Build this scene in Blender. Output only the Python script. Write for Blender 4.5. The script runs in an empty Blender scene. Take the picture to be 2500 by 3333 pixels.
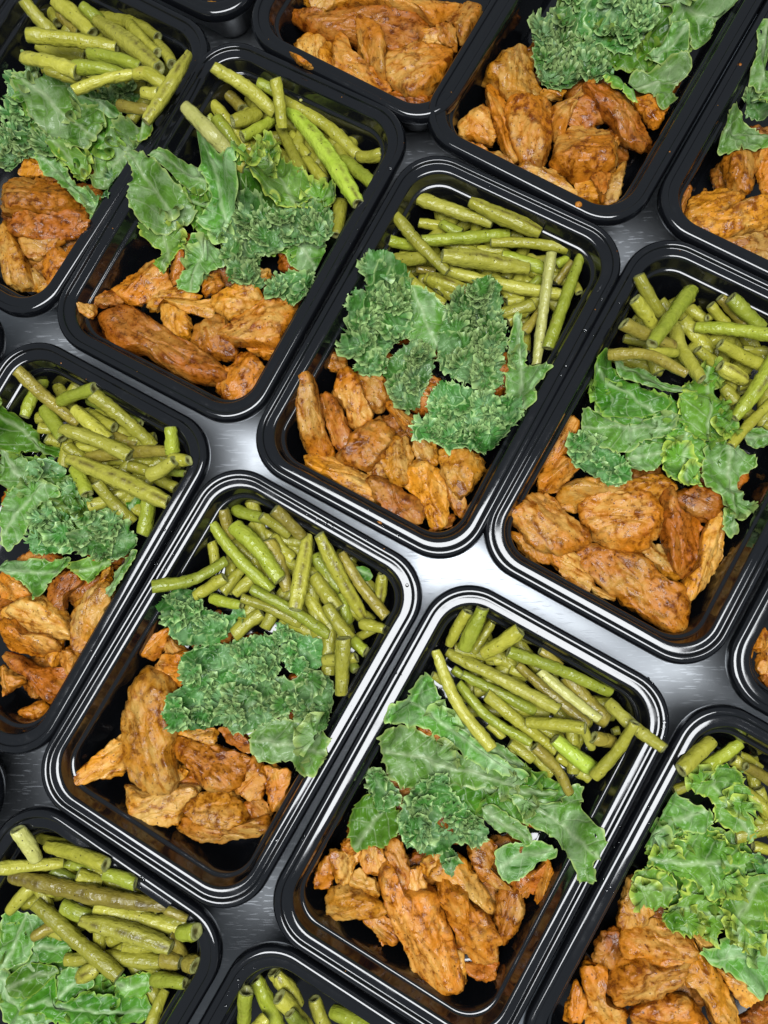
import bpy, math, random
import numpy as np
from mathutils import Vector

# ------------------------------------------------------------------ camera
ZR = 0.050                                   # tray rim height above the table
F_PX, IMG_W, IMG_H = 2503.19, 2500.0, 3333.0
CAM_Z = ZR - 0.003 + 0.43897
RX, RY = 0.12363638, 0.0705781
scene = bpy.context.scene
cam_d = bpy.data.cameras.new('camera')
cam = bpy.data.objects.new('camera', cam_d)
scene.collection.objects.link(cam)
cam.location = (0, 0, CAM_Z)
cam.rotation_euler = (RX, RY, 0)
cam_d.sensor_width = 36.0
cam_d.lens = F_PX / IMG_H * 36.0
cam_d.clip_start = 0.01
cam_d.clip_end = 50
scene.camera = cam

# ------------------------------------------------------------------ light
world = bpy.data.worlds.new('World')
scene.world = world
world.use_nodes = True
bg = world.node_tree.nodes['Background']
bg.inputs[0].default_value = (0.80, 0.90, 1.0, 1)
bg.inputs[1].default_value = 0.16

def area(name, loc, sx, sy, power, col, target=(0, 0, 0)):
    d = bpy.data.lights.new(name, 'AREA')
    d.shape = 'RECTANGLE'; d.size = sx; d.size_y = sy
    d.energy = power; d.color = col
    o = bpy.data.objects.new(name, d)
    scene.collection.objects.link(o)
    o.location = loc
    o.rotation_euler = (Vector(target) - Vector(loc)).to_track_quat('-Z', 'Y').to_euler()
    return o
# fluorescent ceiling panel of the kitchen right over the table
area('ceiling_light', (-0.03, -0.14, 1.40), 1.15, 0.66, 25, (0.95, 0.975, 1.0), (-0.03, -0.14, 0))

vs = scene.view_settings
vs.view_transform = 'Standard'; vs.look = 'None'; vs.gamma = 1.0
vs.exposure = 0.65
vs.use_curve_mapping = False

# ------------------------------------------------------------------ helpers
def _rot(rx, ry):
    cx, sx, cy, sy = math.cos(rx), math.sin(rx), math.cos(ry), math.sin(ry)
    Rx = np.array([[1, 0, 0], [0, cx, -sx], [0, sx, cx]])
    Ry = np.array([[cy, 0, sy], [0, 1, 0], [-sy, 0, cy]])
    return Ry @ Rx
R_CAM = _rot(RX, RY)
def at(px, z):
    """measured photo points (source pixels) -> world points lying at height z"""
    px = np.atleast_2d(np.asarray(px, float))
    d = np.stack([(px[:, 0] - IMG_W / 2) / F_PX, -(px[:, 1] - IMG_H / 2) / F_PX, -np.ones(len(px))], 1) @ R_CAM.T
    t = (z - CAM_Z) / d[:, 2]
    return d[:, :2] * t[:, None]
def to_px(P):
    q = (np.atleast_2d(P) - np.array([0, 0, CAM_Z])) @ R_CAM
    return np.stack([IMG_W / 2 + F_PX * q[:, 0] / -q[:, 2], IMG_H / 2 - F_PX * q[:, 1] / -q[:, 2]], 1)
def in_view(x, y, z, m=60):
    u = to_px([(x, y, z)])[0]
    return -m < u[0] < IMG_W + m and -m < u[1] < IMG_H + m

S1 = 1000 / 1659.0
REG = {0: (800, 500, 1250 / 1659.0), 1: (0, 0, S1), 2: (750, 0, S1), 3: (1500, 0, S1), 4: (0, 800, S1),
       5: (1500, 800, S1), 6: (0, 1600, S1), 7: (400, 1500, S1), 8: (850, 1850, S1), 9: (1300, 1900, S1),
       10: (0, 2333, S1), 11: (800, 2333, S1), 12: (1500, 2333, S1), 13: (2050, 2050, 450 / 1659.0), 14: (1550, 1600, 950 / 952.0)}
def src(reg, pts):
    ox, oy, s = REG[reg]
    a = np.asarray(pts, float).reshape(-1, 2)
    return a * s + np.array([ox, oy])

# vectorised gradient noise
def _hash(ix, iy, iz, seed):
    h = (ix.astype(np.int64) * 374761393 + iy.astype(np.int64) * 668265263 + iz.astype(np.int64) * 2147483647 + seed * 1274126177) & 0xffffffff
    h = ((h ^ (h >> 13)) * 1274126177) & 0xffffffff
    h = ((h ^ (h >> 16)) * 2246822519) & 0xffffffff
    return (h ^ (h >> 15)) & 0xffff
def noise(p, seed=0):
    p = np.asarray(p, float)
    i = np.floor(p).astype(np.int64); f = p - i
    u = f * f * f * (f * (f * 6 - 15) + 10)
    out = 0
    for dx in (0, 1):
        wx = u[:, 0] if dx else 1 - u[:, 0]
        for dy in (0, 1):
            wy = u[:, 1] if dy else 1 - u[:, 1]
            for dz in (0, 1):
                wz = u[:, 2] if dz else 1 - u[:, 2]
                h = _hash(i[:, 0] + dx, i[:, 1] + dy, i[:, 2] + dz, seed)
                a = h * (2 * math.pi / 256.0); b = (h >> 8) / 128.0 - 1
                r = np.sqrt(np.clip(1 - b * b, 0, 1))
                g = np.cos(a) * r * (f[:, 0] - dx) + np.sin(a) * r * (f[:, 1] - dy) + b * (f[:, 2] - dz)
                out = out + wx * wy * wz * g
    return out * 1.5
def fbm(p, seed=0, octv=3):
    o = 0; a = 1.0; p = np.asarray(p, float)
    for k in range(octv):
        o = o + a * noise(p * (2.03 ** k), seed + 17 * k); a *= 0.5
    return o
def noise1(x, seed=0):
    x = np.asarray(x, float)
    return noise(np.stack([x, x * 0 + 0.37, x * 0 + 0.71], 1), seed)

def mesh_obj(name, verts, quads, mat, origin=(0, 0, 0), attrs=None, smooth=True, parent=None, tris=None):
    verts = np.asarray(verts, np.float32) - np.asarray(origin, np.float32)
    me = bpy.data.meshes.new(name)
    faces = [np.asarray(quads, np.int32).reshape(-1, 4)] if quads is not None and len(quads) else []
    loops = []; starts = []; n = 0
    for fa in faces:
        loops.append(fa.ravel()); starts.append(np.arange(len(fa)) * 4 + n); n += fa.size
    if tris is not None and len(tris):
        ta = np.asarray(tris, np.int32).reshape(-1, 3)
        loops.append(ta.ravel()); starts.append(np.arange(len(ta)) * 3 + n); n += ta.size
    lo = np.concatenate(loops); st = np.concatenate(starts)
    me.vertices.add(len(verts)); me.vertices.foreach_set('co', verts.ravel())
    me.loops.add(len(lo)); me.loops.foreach_set('vertex_index', lo.astype(np.int32))
    me.polygons.add(len(st)); me.polygons.foreach_set('loop_start', st.astype(np.int32))
    me.update(calc_edges=True); me.validate()
    if smooth:
        me.polygons.foreach_set('use_smooth', np.ones(len(me.polygons), bool))
    for k, v in (attrs or {}).items():
        v = np.asarray(v, np.float32)
        if v.ndim == 1:
            a = me.attributes.new(k, 'FLOAT', 'POINT'); a.data.foreach_set('value', v)
        else:
            a = me.attributes.new(k, 'FLOAT_VECTOR', 'POINT'); a.data.foreach_set('vector', v.ravel())
    me.materials.append(mat)
    o = bpy.data.objects.new(name, me)
    scene.collection.objects.link(o)
    o.location = origin
    if parent is not None:
        o.parent = parent
    return o
def tag(o, label, cat=None, group=None, kind=None):
    o['label'] = label
    if cat: o['category'] = cat
    if group: o['group'] = group
    if kind: o['kind'] = kind
    return o
def ring_quads(nr, n, closed=True):
    i = np.arange(nr - 1)[:, None]; j = np.arange(n if closed else n - 1)[None, :]
    j2 = (j + 1) % n
    q = np.stack([i * n + j, i * n + j2, (i + 1) * n + j2, (i + 1) * n + j], -1)
    return q.reshape(-1, 4)

# ------------------------------------------------------------------ materials
def new_mat(name):
    m = bpy.data.materials.new(name); m.use_nodes = True
    nt = m.node_tree
    b = nt.nodes['Principled BSDF']
    return m, nt, b
def nd(nt, typ, **kw):
    n = nt.nodes.new(typ)
    for k, v in kw.items():
        if k.startswith('i_'):
            key = k[2:]
            n.inputs[int(key) if key.isdigit() else key].default_value = v
        else:
            setattr(n, k, v)
    return n
def lk(nt, a, b):
    nt.links.new(a, b)
def ramp(nt, fac, stops):
    r = nt.nodes.new('ShaderNodeValToRGB')
    el = r.color_ramp.elements
    while len(el) < len(stops): el.new(0.5)
    for e, (p, c) in zip(el, stops):
        e.position = p; e.color = c if len(c) == 4 else (*c, 1)
    lk(nt, fac, r.inputs[0]); return r
def mixc(nt, fac, a, b, bt='MIX'):
    m = nd(nt, 'ShaderNodeMix', data_type='RGBA', blend_type=bt)
    for s, v in ((0, fac), (6, a), (7, b)):
        if hasattr(v, 'is_output'): lk(nt, v, m.inputs[s])
        elif s == 0: m.inputs[0].default_value = v
        else: m.inputs[s].default_value = (*v, 1) if len(v) == 3 else v
    return m.outputs[2]
def mth(nt, op, a, b=None, c=None, clamp=False):
    m = nd(nt, 'ShaderNodeMath', operation=op); m.use_clamp = clamp
    for i, v in enumerate((a, b, c)):
        if v is None: continue
        if hasattr(v, 'is_output'): lk(nt, v, m.inputs[i])
        else: m.inputs[i].default_value = v
    return m.outputs[0]
def obj_coord(nt, scale=(1, 1, 1), attr=None):
    """texture space that differs from object to object"""
    oi = nd(nt, 'ShaderNodeObjectInfo')
    off = nd(nt, 'ShaderNodeVectorMath', operation='SCALE'); off.inputs[0].default_value = (3.1, 7.3, 5.7)
    lk(nt, oi.outputs['Random'], off.inputs[3])
    if attr:
        c = nd(nt, 'ShaderNodeAttribute', attribute_name=attr).outputs['Vector']
    else:
        c = nd(nt, 'ShaderNodeTexCoord').outputs['Object']
    ad = nd(nt, 'ShaderNodeVectorMath', operation='ADD'); lk(nt, c, ad.inputs[0]); lk(nt, off.outputs[0], ad.inputs[1])
    mp = nd(nt, 'ShaderNodeMapping'); mp.inputs['Scale'].default_value = scale
    lk(nt, ad.outputs[0], mp.inputs[0])
    return mp.outputs[0], oi
def tex_noise(nt, vec, scale, detail=3, rough=0.5, dist=0.0):
    n = nd(nt, 'ShaderNodeTexNoise'); n.inputs['Scale'].default_value = scale
    n.inputs['Detail'].default_value = detail; n.inputs['Roughness'].default_value = rough
    n.inputs['Distortion'].default_value = dist
    lk(nt, vec, n.inputs['Vector']); return n.outputs[0]
def bump(nt, h, strength, dist, normal=None):
    b = nd(nt, 'ShaderNodeBump'); b.inputs['Strength'].default_value = strength; b.inputs['Distance'].default_value = dist
    lk(nt, h, b.inputs['Height'])
    if normal is not None: lk(nt, normal, b.inputs['Normal'])
    return b.outputs[0]

def mat_plastic():
    m, nt, b = new_mat('black_plastic')
    v, oi = obj_coord(nt)
    sm = tex_noise(nt, v, 60, 4, 0.6)
    b.inputs['Base Color'].default_value = (0.0045, 0.005, 0.0062, 1)
    r = ramp(nt, sm, [(0.35, (0.04,) * 3), (0.60, (0.11,) * 3), (0.78, (0.28,) * 3)])
    lk(nt, r.outputs[0], b.inputs['Roughness'])
    b.inputs['IOR'].default_value = 1.62
    n2 = tex_noise(nt, v, 24, 2)
    lk(nt, bump(nt, n2, 0.10, 0.003), b.inputs['Normal'])
    return m
def mat_steel():
    m, nt, b = new_mat('brushed_steel')
    tc = nd(nt, 'ShaderNodeTexCoord').outputs['Object']
    mp = nd(nt, 'ShaderNodeMapping'); mp.inputs['Scale'].default_value = (10, 1300, 1); mp.inputs['Rotation'].default_value = (0, 0, math.radians(28))
    lk(nt, tc, mp.inputs[0])
    br = tex_noise(nt, mp.outputs[0], 1.0, 4, 0.65)
    cloud = tex_noise(nt, tc, 9, 4, 0.6)
    # fine random scratches in several directions
    hs = None
    for k, (ang, sc) in enumerate(((15, 900), (70, 700), (115, 800), (150, 600), (48, 1000))):
        mp2 = nd(nt, 'ShaderNodeMapping'); mp2.inputs['Rotation'].default_value = (0, 0, math.radians(ang))
        mp2.inputs['Scale'].default_value = (70, sc, 1); mp2.inputs['Location'].default_value = (k * 3.3, k * 1.7, 0)
        lk(nt, tc, mp2.inputs[0])
        n = tex_noise(nt, mp2.outputs[0], 1.0, 1, 0.4, 0.3)
        l = mth(nt, 'GREATER_THAN', n, 0.70)
        hs = l if hs is None else mth(nt, 'MAXIMUM', hs, l)
    col = ramp(nt, cloud, [(0.3, (0.46, 0.485, 0.52)), (0.7, (0.60, 0.63, 0.66))])
    c2 = mixc(nt, mth(nt, 'MULTIPLY', hs, 0.35), col.outputs[0], (0.85, 0.88, 0.92))
    lk(nt, c2, b.inputs['Base Color'])
    b.inputs['Metallic'].default_value = 1.0
    r = mth(nt, 'MULTIPLY_ADD', br, 0.05, 0.43)
    r2 = mth(nt, 'MULTIPLY_ADD', hs, 0.15, mth(nt, 'MULTIPLY_ADD', cloud, 0.12, r), clamp=True)
    lk(nt, r2, b.inputs['Roughness'])
    b1 = bump(nt, br, 0.02, 0.0005)
    lk(nt, bump(nt, hs, 0.18, 0.0003, b1), b.inputs['Normal'])
    return m

BEAN_COL = {'o': ((0.270, 0.250, 0.030), (0.40, 0.36, 0.060)), 'y': ((0.36, 0.33, 0.045), (0.50, 0.45, 0.095)),
            'g': ((0.235, 0.270, 0.025), (0.36, 0.38, 0.055)), 'G': ((0.31, 0.41, 0.035), (0.45, 0.53, 0.09)),
            'b': ((0.190, 0.140, 0.024), (0.34, 0.27, 0.055)), 'p': ((0.40, 0.38, 0.12), (0.50, 0.46, 0.20)),
            'd': ((0.13, 0.15, 0.02), (0.22, 0.25, 0.04))}
BEAN_WORD = {'o': 'olive', 'y': 'yellowish', 'g': 'mid green', 'G': 'vivid lime', 'b': 'browned', 'p': 'pale', 'd': 'dark green'}
def mat_bean(code):
    ca, cb = [tuple(x * y for x, y in zip(c, (0.745, 0.785, 0.58))) for c in BEAN_COL[code]]
    m, nt, b = new_mat('bean_' + BEAN_WORD[code].replace(' ', '_'))
    v, oi = obj_coord(nt, (1, 1, 1), 'bv')
    vs_, _ = obj_coord(nt, (0.18, 1, 1), 'bv')
    stre = tex_noise(nt, vs_, 420, 3, 0.55)
    blot = tex_noise(nt, v, 130, 3, 0.6)
    f = mth(nt, 'MULTIPLY_ADD', stre, 0.55, mth(nt, 'MULTIPLY', blot, 0.55))
    c = ramp(nt, f, [(0.36, ca), (0.72, cb)]).outputs[0]
    # browned / yellowed patches
    pat = ramp(nt, tex_noise(nt, v, 75, 4, 0.65), [(0.63, (0, 0, 0)), (0.76, (1, 1, 1))]).outputs[0]
    c = mixc(nt, mth(nt, 'MULTIPLY', pat, 0.9 if code == 'b' else 0.5), c, (0.075, 0.036, 0.012) if code == 'b' else (0.25, 0.17, 0.035))
    # seam line
    seam = nd(nt, 'ShaderNodeAttribute', attribute_name='seam').outputs['Fac']
    seamn = mth(nt, 'MULTIPLY', seam, ramp(nt, blot, [(0.42, (0.15,) * 3), (0.6, (1,) * 3)]).outputs[0])
    c = mixc(nt, mth(nt, 'MULTIPLY', seamn, 0.85), c, (0.055, 0.035, 0.008))
    # pepper
    vo = nd(nt, 'ShaderNodeTexVoronoi'); vo.inputs['Scale'].default_value = 300; lk(nt, v, vo.inputs['Vector'])
    spk = mth(nt, 'LESS_THAN', vo.outputs['Distance'], mth(nt, 'MULTIPLY_ADD', tex_noise(nt, v, 900, 2), 0.24, -0.01))
    sel = mth(nt, 'GREATER_THAN', nd(nt, 'ShaderNodeSeparateColor').outputs[0], 0.40)
    sc = [n for n in nt.nodes if n.bl_idname == 'ShaderNodeSeparateColor'][-1]; lk(nt, vo.outputs['Color'], sc.inputs[0])
    spk = mth(nt, 'MULTIPLY', spk, sel)
    c = mixc(nt, mth(nt, 'MULTIPLY', spk, 0.9), c, (0.018, 0.013, 0.006))
    # cut ends
    cap = nd(nt, 'ShaderNodeAttribute', attribute_name='cap').outputs['Fac']
    capc = ramp(nt, cap, [(0.0, ca), (0.3, (0.24, 0.25, 0.085)), (0.62, (0.20, 0.20, 0.065)), (1.0, (0.07, 0.06, 0.015))]).outputs[0]
    c = mixc(nt, mth(nt, 'GREATER_THAN', cap, 0.02), c, capc)
    hsv = nd(nt, 'ShaderNodeHueSaturation'); lk(nt, c, hsv.inputs['Color'])
    lk(nt, mth(nt, 'MULTIPLY_ADD', oi.outputs['Random'], 0.4, 0.78), hsv.inputs['Value'])
    lk(nt, hsv.outputs[0], b.inputs['Base Color'])
    lk(nt, ramp(nt, tex_noise(nt, v, 300, 2), [(0.35, (0.14,) * 3), (0.65, (0.48,) * 3)]).outputs[0], b.inputs['Roughness'])
    b.inputs['Specular IOR Level'].default_value = 0.38
    b.inputs['Subsurface Weight'].default_value = 0.0
    b1 = bump(nt, stre, 0.5, 0.0012)
    b2 = bump(nt, tex_noise(nt, v, 330, 2, 0.5), 0.6, 0.0014, b1)
    lk(nt, b2, b.inputs['Normal'])
    return m

CHK = [((0.370, 0.124, 0.0055), (0.125, 0.029, 0.0018), (0.470, 0.250, 0.050)),
       ((0.290, 0.083, 0.0042), (0.088, 0.019, 0.0016), (0.390, 0.170, 0.027)),
       ((0.420, 0.166, 0.0078), (0.160, 0.044, 0.0024), (0.520, 0.310, 0.075)),
       ((0.235, 0.071, 0.0048), (0.075, 0.017, 0.0016), (0.320, 0.138, 0.025))]
def mat_chicken(k):
    base, dark, pale = CHK[k]
    m, nt, b = new_mat('spiced_chicken_%s' % ('orange', 'rust', 'golden', 'brown')[k])
    v, oi = obj_coord(nt, (1, 1, 1), 'cv')
    vf, _ = obj_coord(nt, (0.30, 1, 1), 'cv')
    n1 = tex_noise(nt, v, 62, 5, 0.62, 0.6)
    n2 = tex_noise(nt, v, 38, 4, 0.6, 0.4)
    n3 = tex_noise(nt, v, 240, 4, 0.65)
    fib = tex_noise(nt, vf, 260, 3, 0.5, 0.5)
    c = ramp(nt, mth(nt, 'MULTIPLY_ADD', n3, 0.62, mth(nt, 'MULTIPLY', n1, 0.43)), [(0.43, dark), (0.53, base), (0.66, tuple(x * 1.25 for x in base))]).outputs[0]
    pm = ramp(nt, n2, [(0.46, (0, 0, 0)), (0.60, (1, 1, 1))]).outputs[0]
    pm = mth(nt, 'MULTIPLY', pm, ramp(nt, fib, [(0.35, (0.1,) * 3), (0.62, (0.85,) * 3)]).outputs[0])
    c = mixc(nt, pm, c, pale)
    cutf = nd(nt, 'ShaderNodeAttribute', attribute_name='cut').outputs['Fac']
    cutf = mth(nt, 'MULTIPLY', cutf, ramp(nt, mth(nt, 'MULTIPLY_ADD', n3, 0.5, mth(nt, 'MULTIPLY', fib, 0.5)), [(0.42, (0.0,) * 3), (0.60, (0.6,) * 3)]).outputs[0])
    c = mixc(nt, cutf, c, tuple(min(1, x * y) for x, y in zip(pale, (1.0, 1.15, 1.5))))
    red = ramp(nt, tex_noise(nt, v, 85, 4, 0.7), [(0.58, (0, 0, 0)), (0.72, (1, 1, 1))]).outputs[0]
    c = mixc(nt, mth(nt, 'MULTIPLY', red, 0.6), c, (0.200, 0.036, 0.003))
    ch = ramp(nt, tex_noise(nt, v, 48, 5, 0.68), [(0.63, (0, 0, 0)), (0.76, (1, 1, 1))]).outputs[0]
    c = mixc(nt, mth(nt, 'MULTIPLY', ch, 0.75), c, (0.045, 0.011, 0.0035))
    crev = ramp(nt, fib, [(0.28, (1, 1, 1)), (0.44, (0, 0, 0))]).outputs[0]
    c = mixc(nt, mth(nt, 'MULTIPLY', crev, 0.40), c, dark)
    vo = nd(nt, 'ShaderNodeTexVoronoi'); vo.inputs['Scale'].default_value = 330; lk(nt, v, vo.inputs['Vector'])
    spk = mth(nt, 'LESS_THAN', vo.outputs['Distance'], 0.14)
    c = mixc(nt, mth(nt, 'MULTIPLY', spk, 0.75), c, (0.03, 0.008, 0.002))
    hsv = nd(nt, 'ShaderNodeHueSaturation'); lk(nt, c, hsv.inputs['Color'])
    lk(nt, mth(nt, 'MULTIPLY_ADD', oi.outputs['Random'], 0.36, 0.76), hsv.inputs['Value'])
    lk(nt, hsv.outputs[0], b.inputs['Base Color'])
    lk(nt, ramp(nt, n3, [(0.42, (0.12,) * 3), (0.54, (0.50,) * 3)]).outputs[0], b.inputs['Roughness'])
    b1 = bump(nt, fib, 0.35, 0.0009)
    b2 = bump(nt, n3, 0.55, 0.0018, b1)
    b3 = bump(nt, tex_noise(nt, v, 560, 3, 0.6), 0.5, 0.0008, b2)
    b.inputs['Specular IOR Level'].default_value = 0.34
    lk(nt, b3, b.inputs['Normal'])
    return m

KCOL = {'F': ((0.034, 0.118, 0.009), (0.094, 0.232, 0.028), (0.230, 0.352, 0.160)),
        'M': ((0.038, 0.130, 0.007), (0.112, 0.255, 0.022), (0.195, 0.325, 0.095)),
        'C': ((0.011, 0.052, 0.006), (0.056, 0.176, 0.026), (0.160, 0.290, 0.120)),
        'D': ((0.018, 0.090, 0.004), (0.058, 0.178, 0.010), (0.120, 0.225, 0.050))}
def mat_kale(code):
    dk, md, gl = KCOL[code]
    m, nt, b = new_mat('kale_' + {'F': 'broad', 'M': 'ruffled', 'C': 'curly', 'D': 'deep_green'}[code])
    v, oi = obj_coord(nt)
    at_ = nd(nt, 'ShaderNodeAttribute', attribute_name='lv').outputs['Vector']
    sx = nd(nt, 'ShaderNodeSeparateXYZ'); lk(nt, at_, sx.inputs[0])
    wob = mth(nt, 'MULTIPLY', mth(nt, 'SUBTRACT', tex_noise(nt, v, 90, 2), 0.5), 0.006)
    av = mth(nt, 'ABSOLUTE', mth(nt, 'ADD', sx.outputs[1], wob))
    rib = mth(nt, 'SUBTRACT', 1.0, mth(nt, 'DIVIDE', av, 0.0019), clamp=True)
    q = mth(nt, 'ADD', mth(nt, 'SUBTRACT', sx.outputs[0], mth(nt, 'MULTIPLY', av, 0.8)), mth(nt, 'MULTIPLY', wob, 1.2))
    fr = mth(nt, 'PINGPONG', q, 0.0055)
    side = mth(nt, 'MULTIPLY', mth(nt, 'SUBTRACT', 1.0, mth(nt, 'DIVIDE', fr, 0.0007), clamp=True), 0.62)
    q2 = mth(nt, 'ADD', mth(nt, 'MULTIPLY', sx.outputs[0], 0.9), mth(nt, 'MULTIPLY', av, 1.1))
    fr2 = mth(nt, 'PINGPONG', mth(nt, 'ADD', q2, mth(nt, 'MULTIPLY', wob, 2.0)), 0.0026)
    tert = mth(nt, 'MULTIPLY', mth(nt, 'SUBTRACT', 1.0, mth(nt, 'DIVIDE', fr2, 0.0004), clamp=True), 0.28)
    vein = mth(nt, 'MAXIMUM', mth(nt, 'MAXIMUM', rib, side), tert)
    if code == 'C': vein = mth(nt, 'MULTIPLY', vein, 0.45)
    n1 = tex_noise(nt, v, 42, 4, 0.6)
    n2 = tex_noise(nt, v, 170, 3, 0.6)
    f = mth(nt, 'MULTIPLY_ADD', n2, 0.35, mth(nt, 'MULTIPLY', n1, 0.7))
    c = ramp(nt, f, [(0.38, dk), (0.54, md), (0.68, md)]).outputs[0]
    bloom = ramp(nt, tex_noise(nt, v, 55, 5, 0.7, 0.8), [(0.44, (0, 0, 0)), (0.60, (1, 1, 1))]).outputs[0]
    c = mixc(nt, mth(nt, 'MULTIPLY', bloom, {'F': 0.85, 'M': 0.55, 'C': 0.75, 'D': 0.4}[code]), c, gl)
    c = mixc(nt, mth(nt, 'MULTIPLY', vein, 0.5), c, (0.44, 0.53, 0.31))
    edge = nd(nt, 'ShaderNodeAttribute', attribute_name='edge').outputs['Fac']
    er = ramp(nt, edge, [(0.62, (0, 0, 0)), (0.97, (1, 1, 1))]).outputs[0]
    c = mixc(nt, mth(nt, 'MULTIPLY', er, 0.85), c, {'F': (0.36, 0.48, 0.14), 'M': (0.47, 0.57, 0.09), 'C': (0.38, 0.53, 0.20), 'D': (0.23, 0.36, 0.05)}[code])
    hsv = nd(nt, 'ShaderNodeHueSaturation'); lk(nt, c, hsv.inputs['Color'])
    lk(nt, mth(nt, 'MULTIPLY_ADD', oi.outputs['Random'], 0.3, 0.85), hsv.inputs['Value'])
    lk(nt, mth(nt, 'MULTIPLY_ADD', oi.outputs['Random'], 0.02, 0.49), hsv.inputs['Hue'])
    lk(nt, hsv.outputs[0], b.inputs['Base Color'])
    lk(nt, ramp(nt, n2, [(0.4, (0.24,) * 3), (0.65, (0.5,) * 3)]).outputs[0], b.inputs['Roughness'])
    hgt = mth(nt, 'SUBTRACT', mth(nt, 'MULTIPLY', tex_noise(nt, v, 230, 2), 1.0), mth(nt, 'MULTIPLY', vein, 0.6))
    b.inputs['Specular IOR Level'].default_value = 0.28
    nb = bump(nt, hgt, 0.45, 0.0014)
    lk(nt, nb, b.inputs['Normal'])
    tr = nd(nt, 'ShaderNodeBsdfTranslucent'); lk(nt, hsv.outputs[0], tr.inputs[0])
    mx = nd(nt, 'ShaderNodeMixShader'); mx.inputs[0].default_value = 0.16
    out = nt.nodes['Material Output']
    lk(nt, b.outputs[0], mx.inputs[1]); lk(nt, tr.outputs[0], mx.inputs[2]); lk(nt, mx.outputs[0], out.inputs[0])
    return m
PLASTIC = mat_plastic(); STEEL = mat_steel()
BEANS = {k: mat_bean(k) for k in BEAN_COL}
CHICK = [mat_chicken(k) for k in range(4)]
KALE = {k: mat_kale(k) for k in KCOL}

# ------------------------------------------------------------------ measured layout
TRAYS = {'A': (-0.2515, 0.3014, -30.54), 'B': (-0.1251, 0.2321, -28.27), 'C': (0.0007, 0.1503, -28.65), 'D': (0.1347, 0.0916, -29.52),
         'E': (-0.1184, -0.0417, -29.98), 'F': (0.0163, -0.1098, -29.41), 'G': (-0.2430, 0.0389, -28.91), 'H': (0.1048, 0.3483, -30.41),
         'I': (0.2409, 0.2876, -30.0), 'J': (-0.2300, -0.2350, -30.9), 'K': (-0.0934, -0.3045, -30.0), 'L': (0.1511, -0.1750, -30.0),
         'M': (-0.0062, 0.4189, -30.55), 'N': (-0.1366, 0.4953, -30.0), 'O': (0.2661, 0.0183, -30.0), 'P': (-0.3755, 0.1127, -30.0),
         'Q': (-0.3589, -0.1542, -30.0)}
WHERE = {'A': 'the top-left corner tray', 'B': 'the upper-left tray', 'C': 'the centre tray', 'D': 'the middle-right tray',
         'E': 'the lower-left tray', 'F': 'the lower-centre tray', 'G': 'the left-edge tray', 'H': 'the top-right tray',
         'I': 'the upper right-edge tray', 'J': 'the bottom-left corner tray', 'K': 'the bottom-edge tray', 'L': 'the bottom-right corner tray',
         'M': 'the top-centre tray', 'N': 'the top-edge tray', 'O': 'the sliver tray at the right edge'}
TRAY_LABEL = {'A': 'black plastic meal tray cut off at the top left corner of the photo',
              'B': 'black meal tray touching the centre tray on its upper left side',
              'C': 'black plastic meal tray in the centre of the photo, shown whole',
              'D': 'black meal tray right of centre, with big chicken chunks at its lower end',
              'E': 'black meal tray lower left of centre, one bean poking over its left rim',
              'F': 'black meal tray at bottom centre, one bean poking over its right rim',
              'G': 'black meal tray at the left edge, halfway down the photo',
              'H': 'black meal tray at the top right, chicken below, beans cut off by the frame',
              'I': 'black meal tray cut off by the right edge near the top',
              'J': 'black meal tray in the bottom left corner, with a long charred bean',
              'K': 'black meal tray at the bottom edge, only its top corner and beans showing',
              'L': 'black meal tray in the bottom right corner, cut off by the frame',
              'M': 'black meal tray at top centre, showing only chicken and no greens',
              'N': 'black meal tray at the top edge, only its lowest corner showing',
              'O': 'narrow corner of a black meal tray at the right edge',
              'P': 'tiny edge of a black tray at the left edge, upper one of two',
              'Q': 'tiny edge of a black tray at the left edge, lower one of two'}
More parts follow.
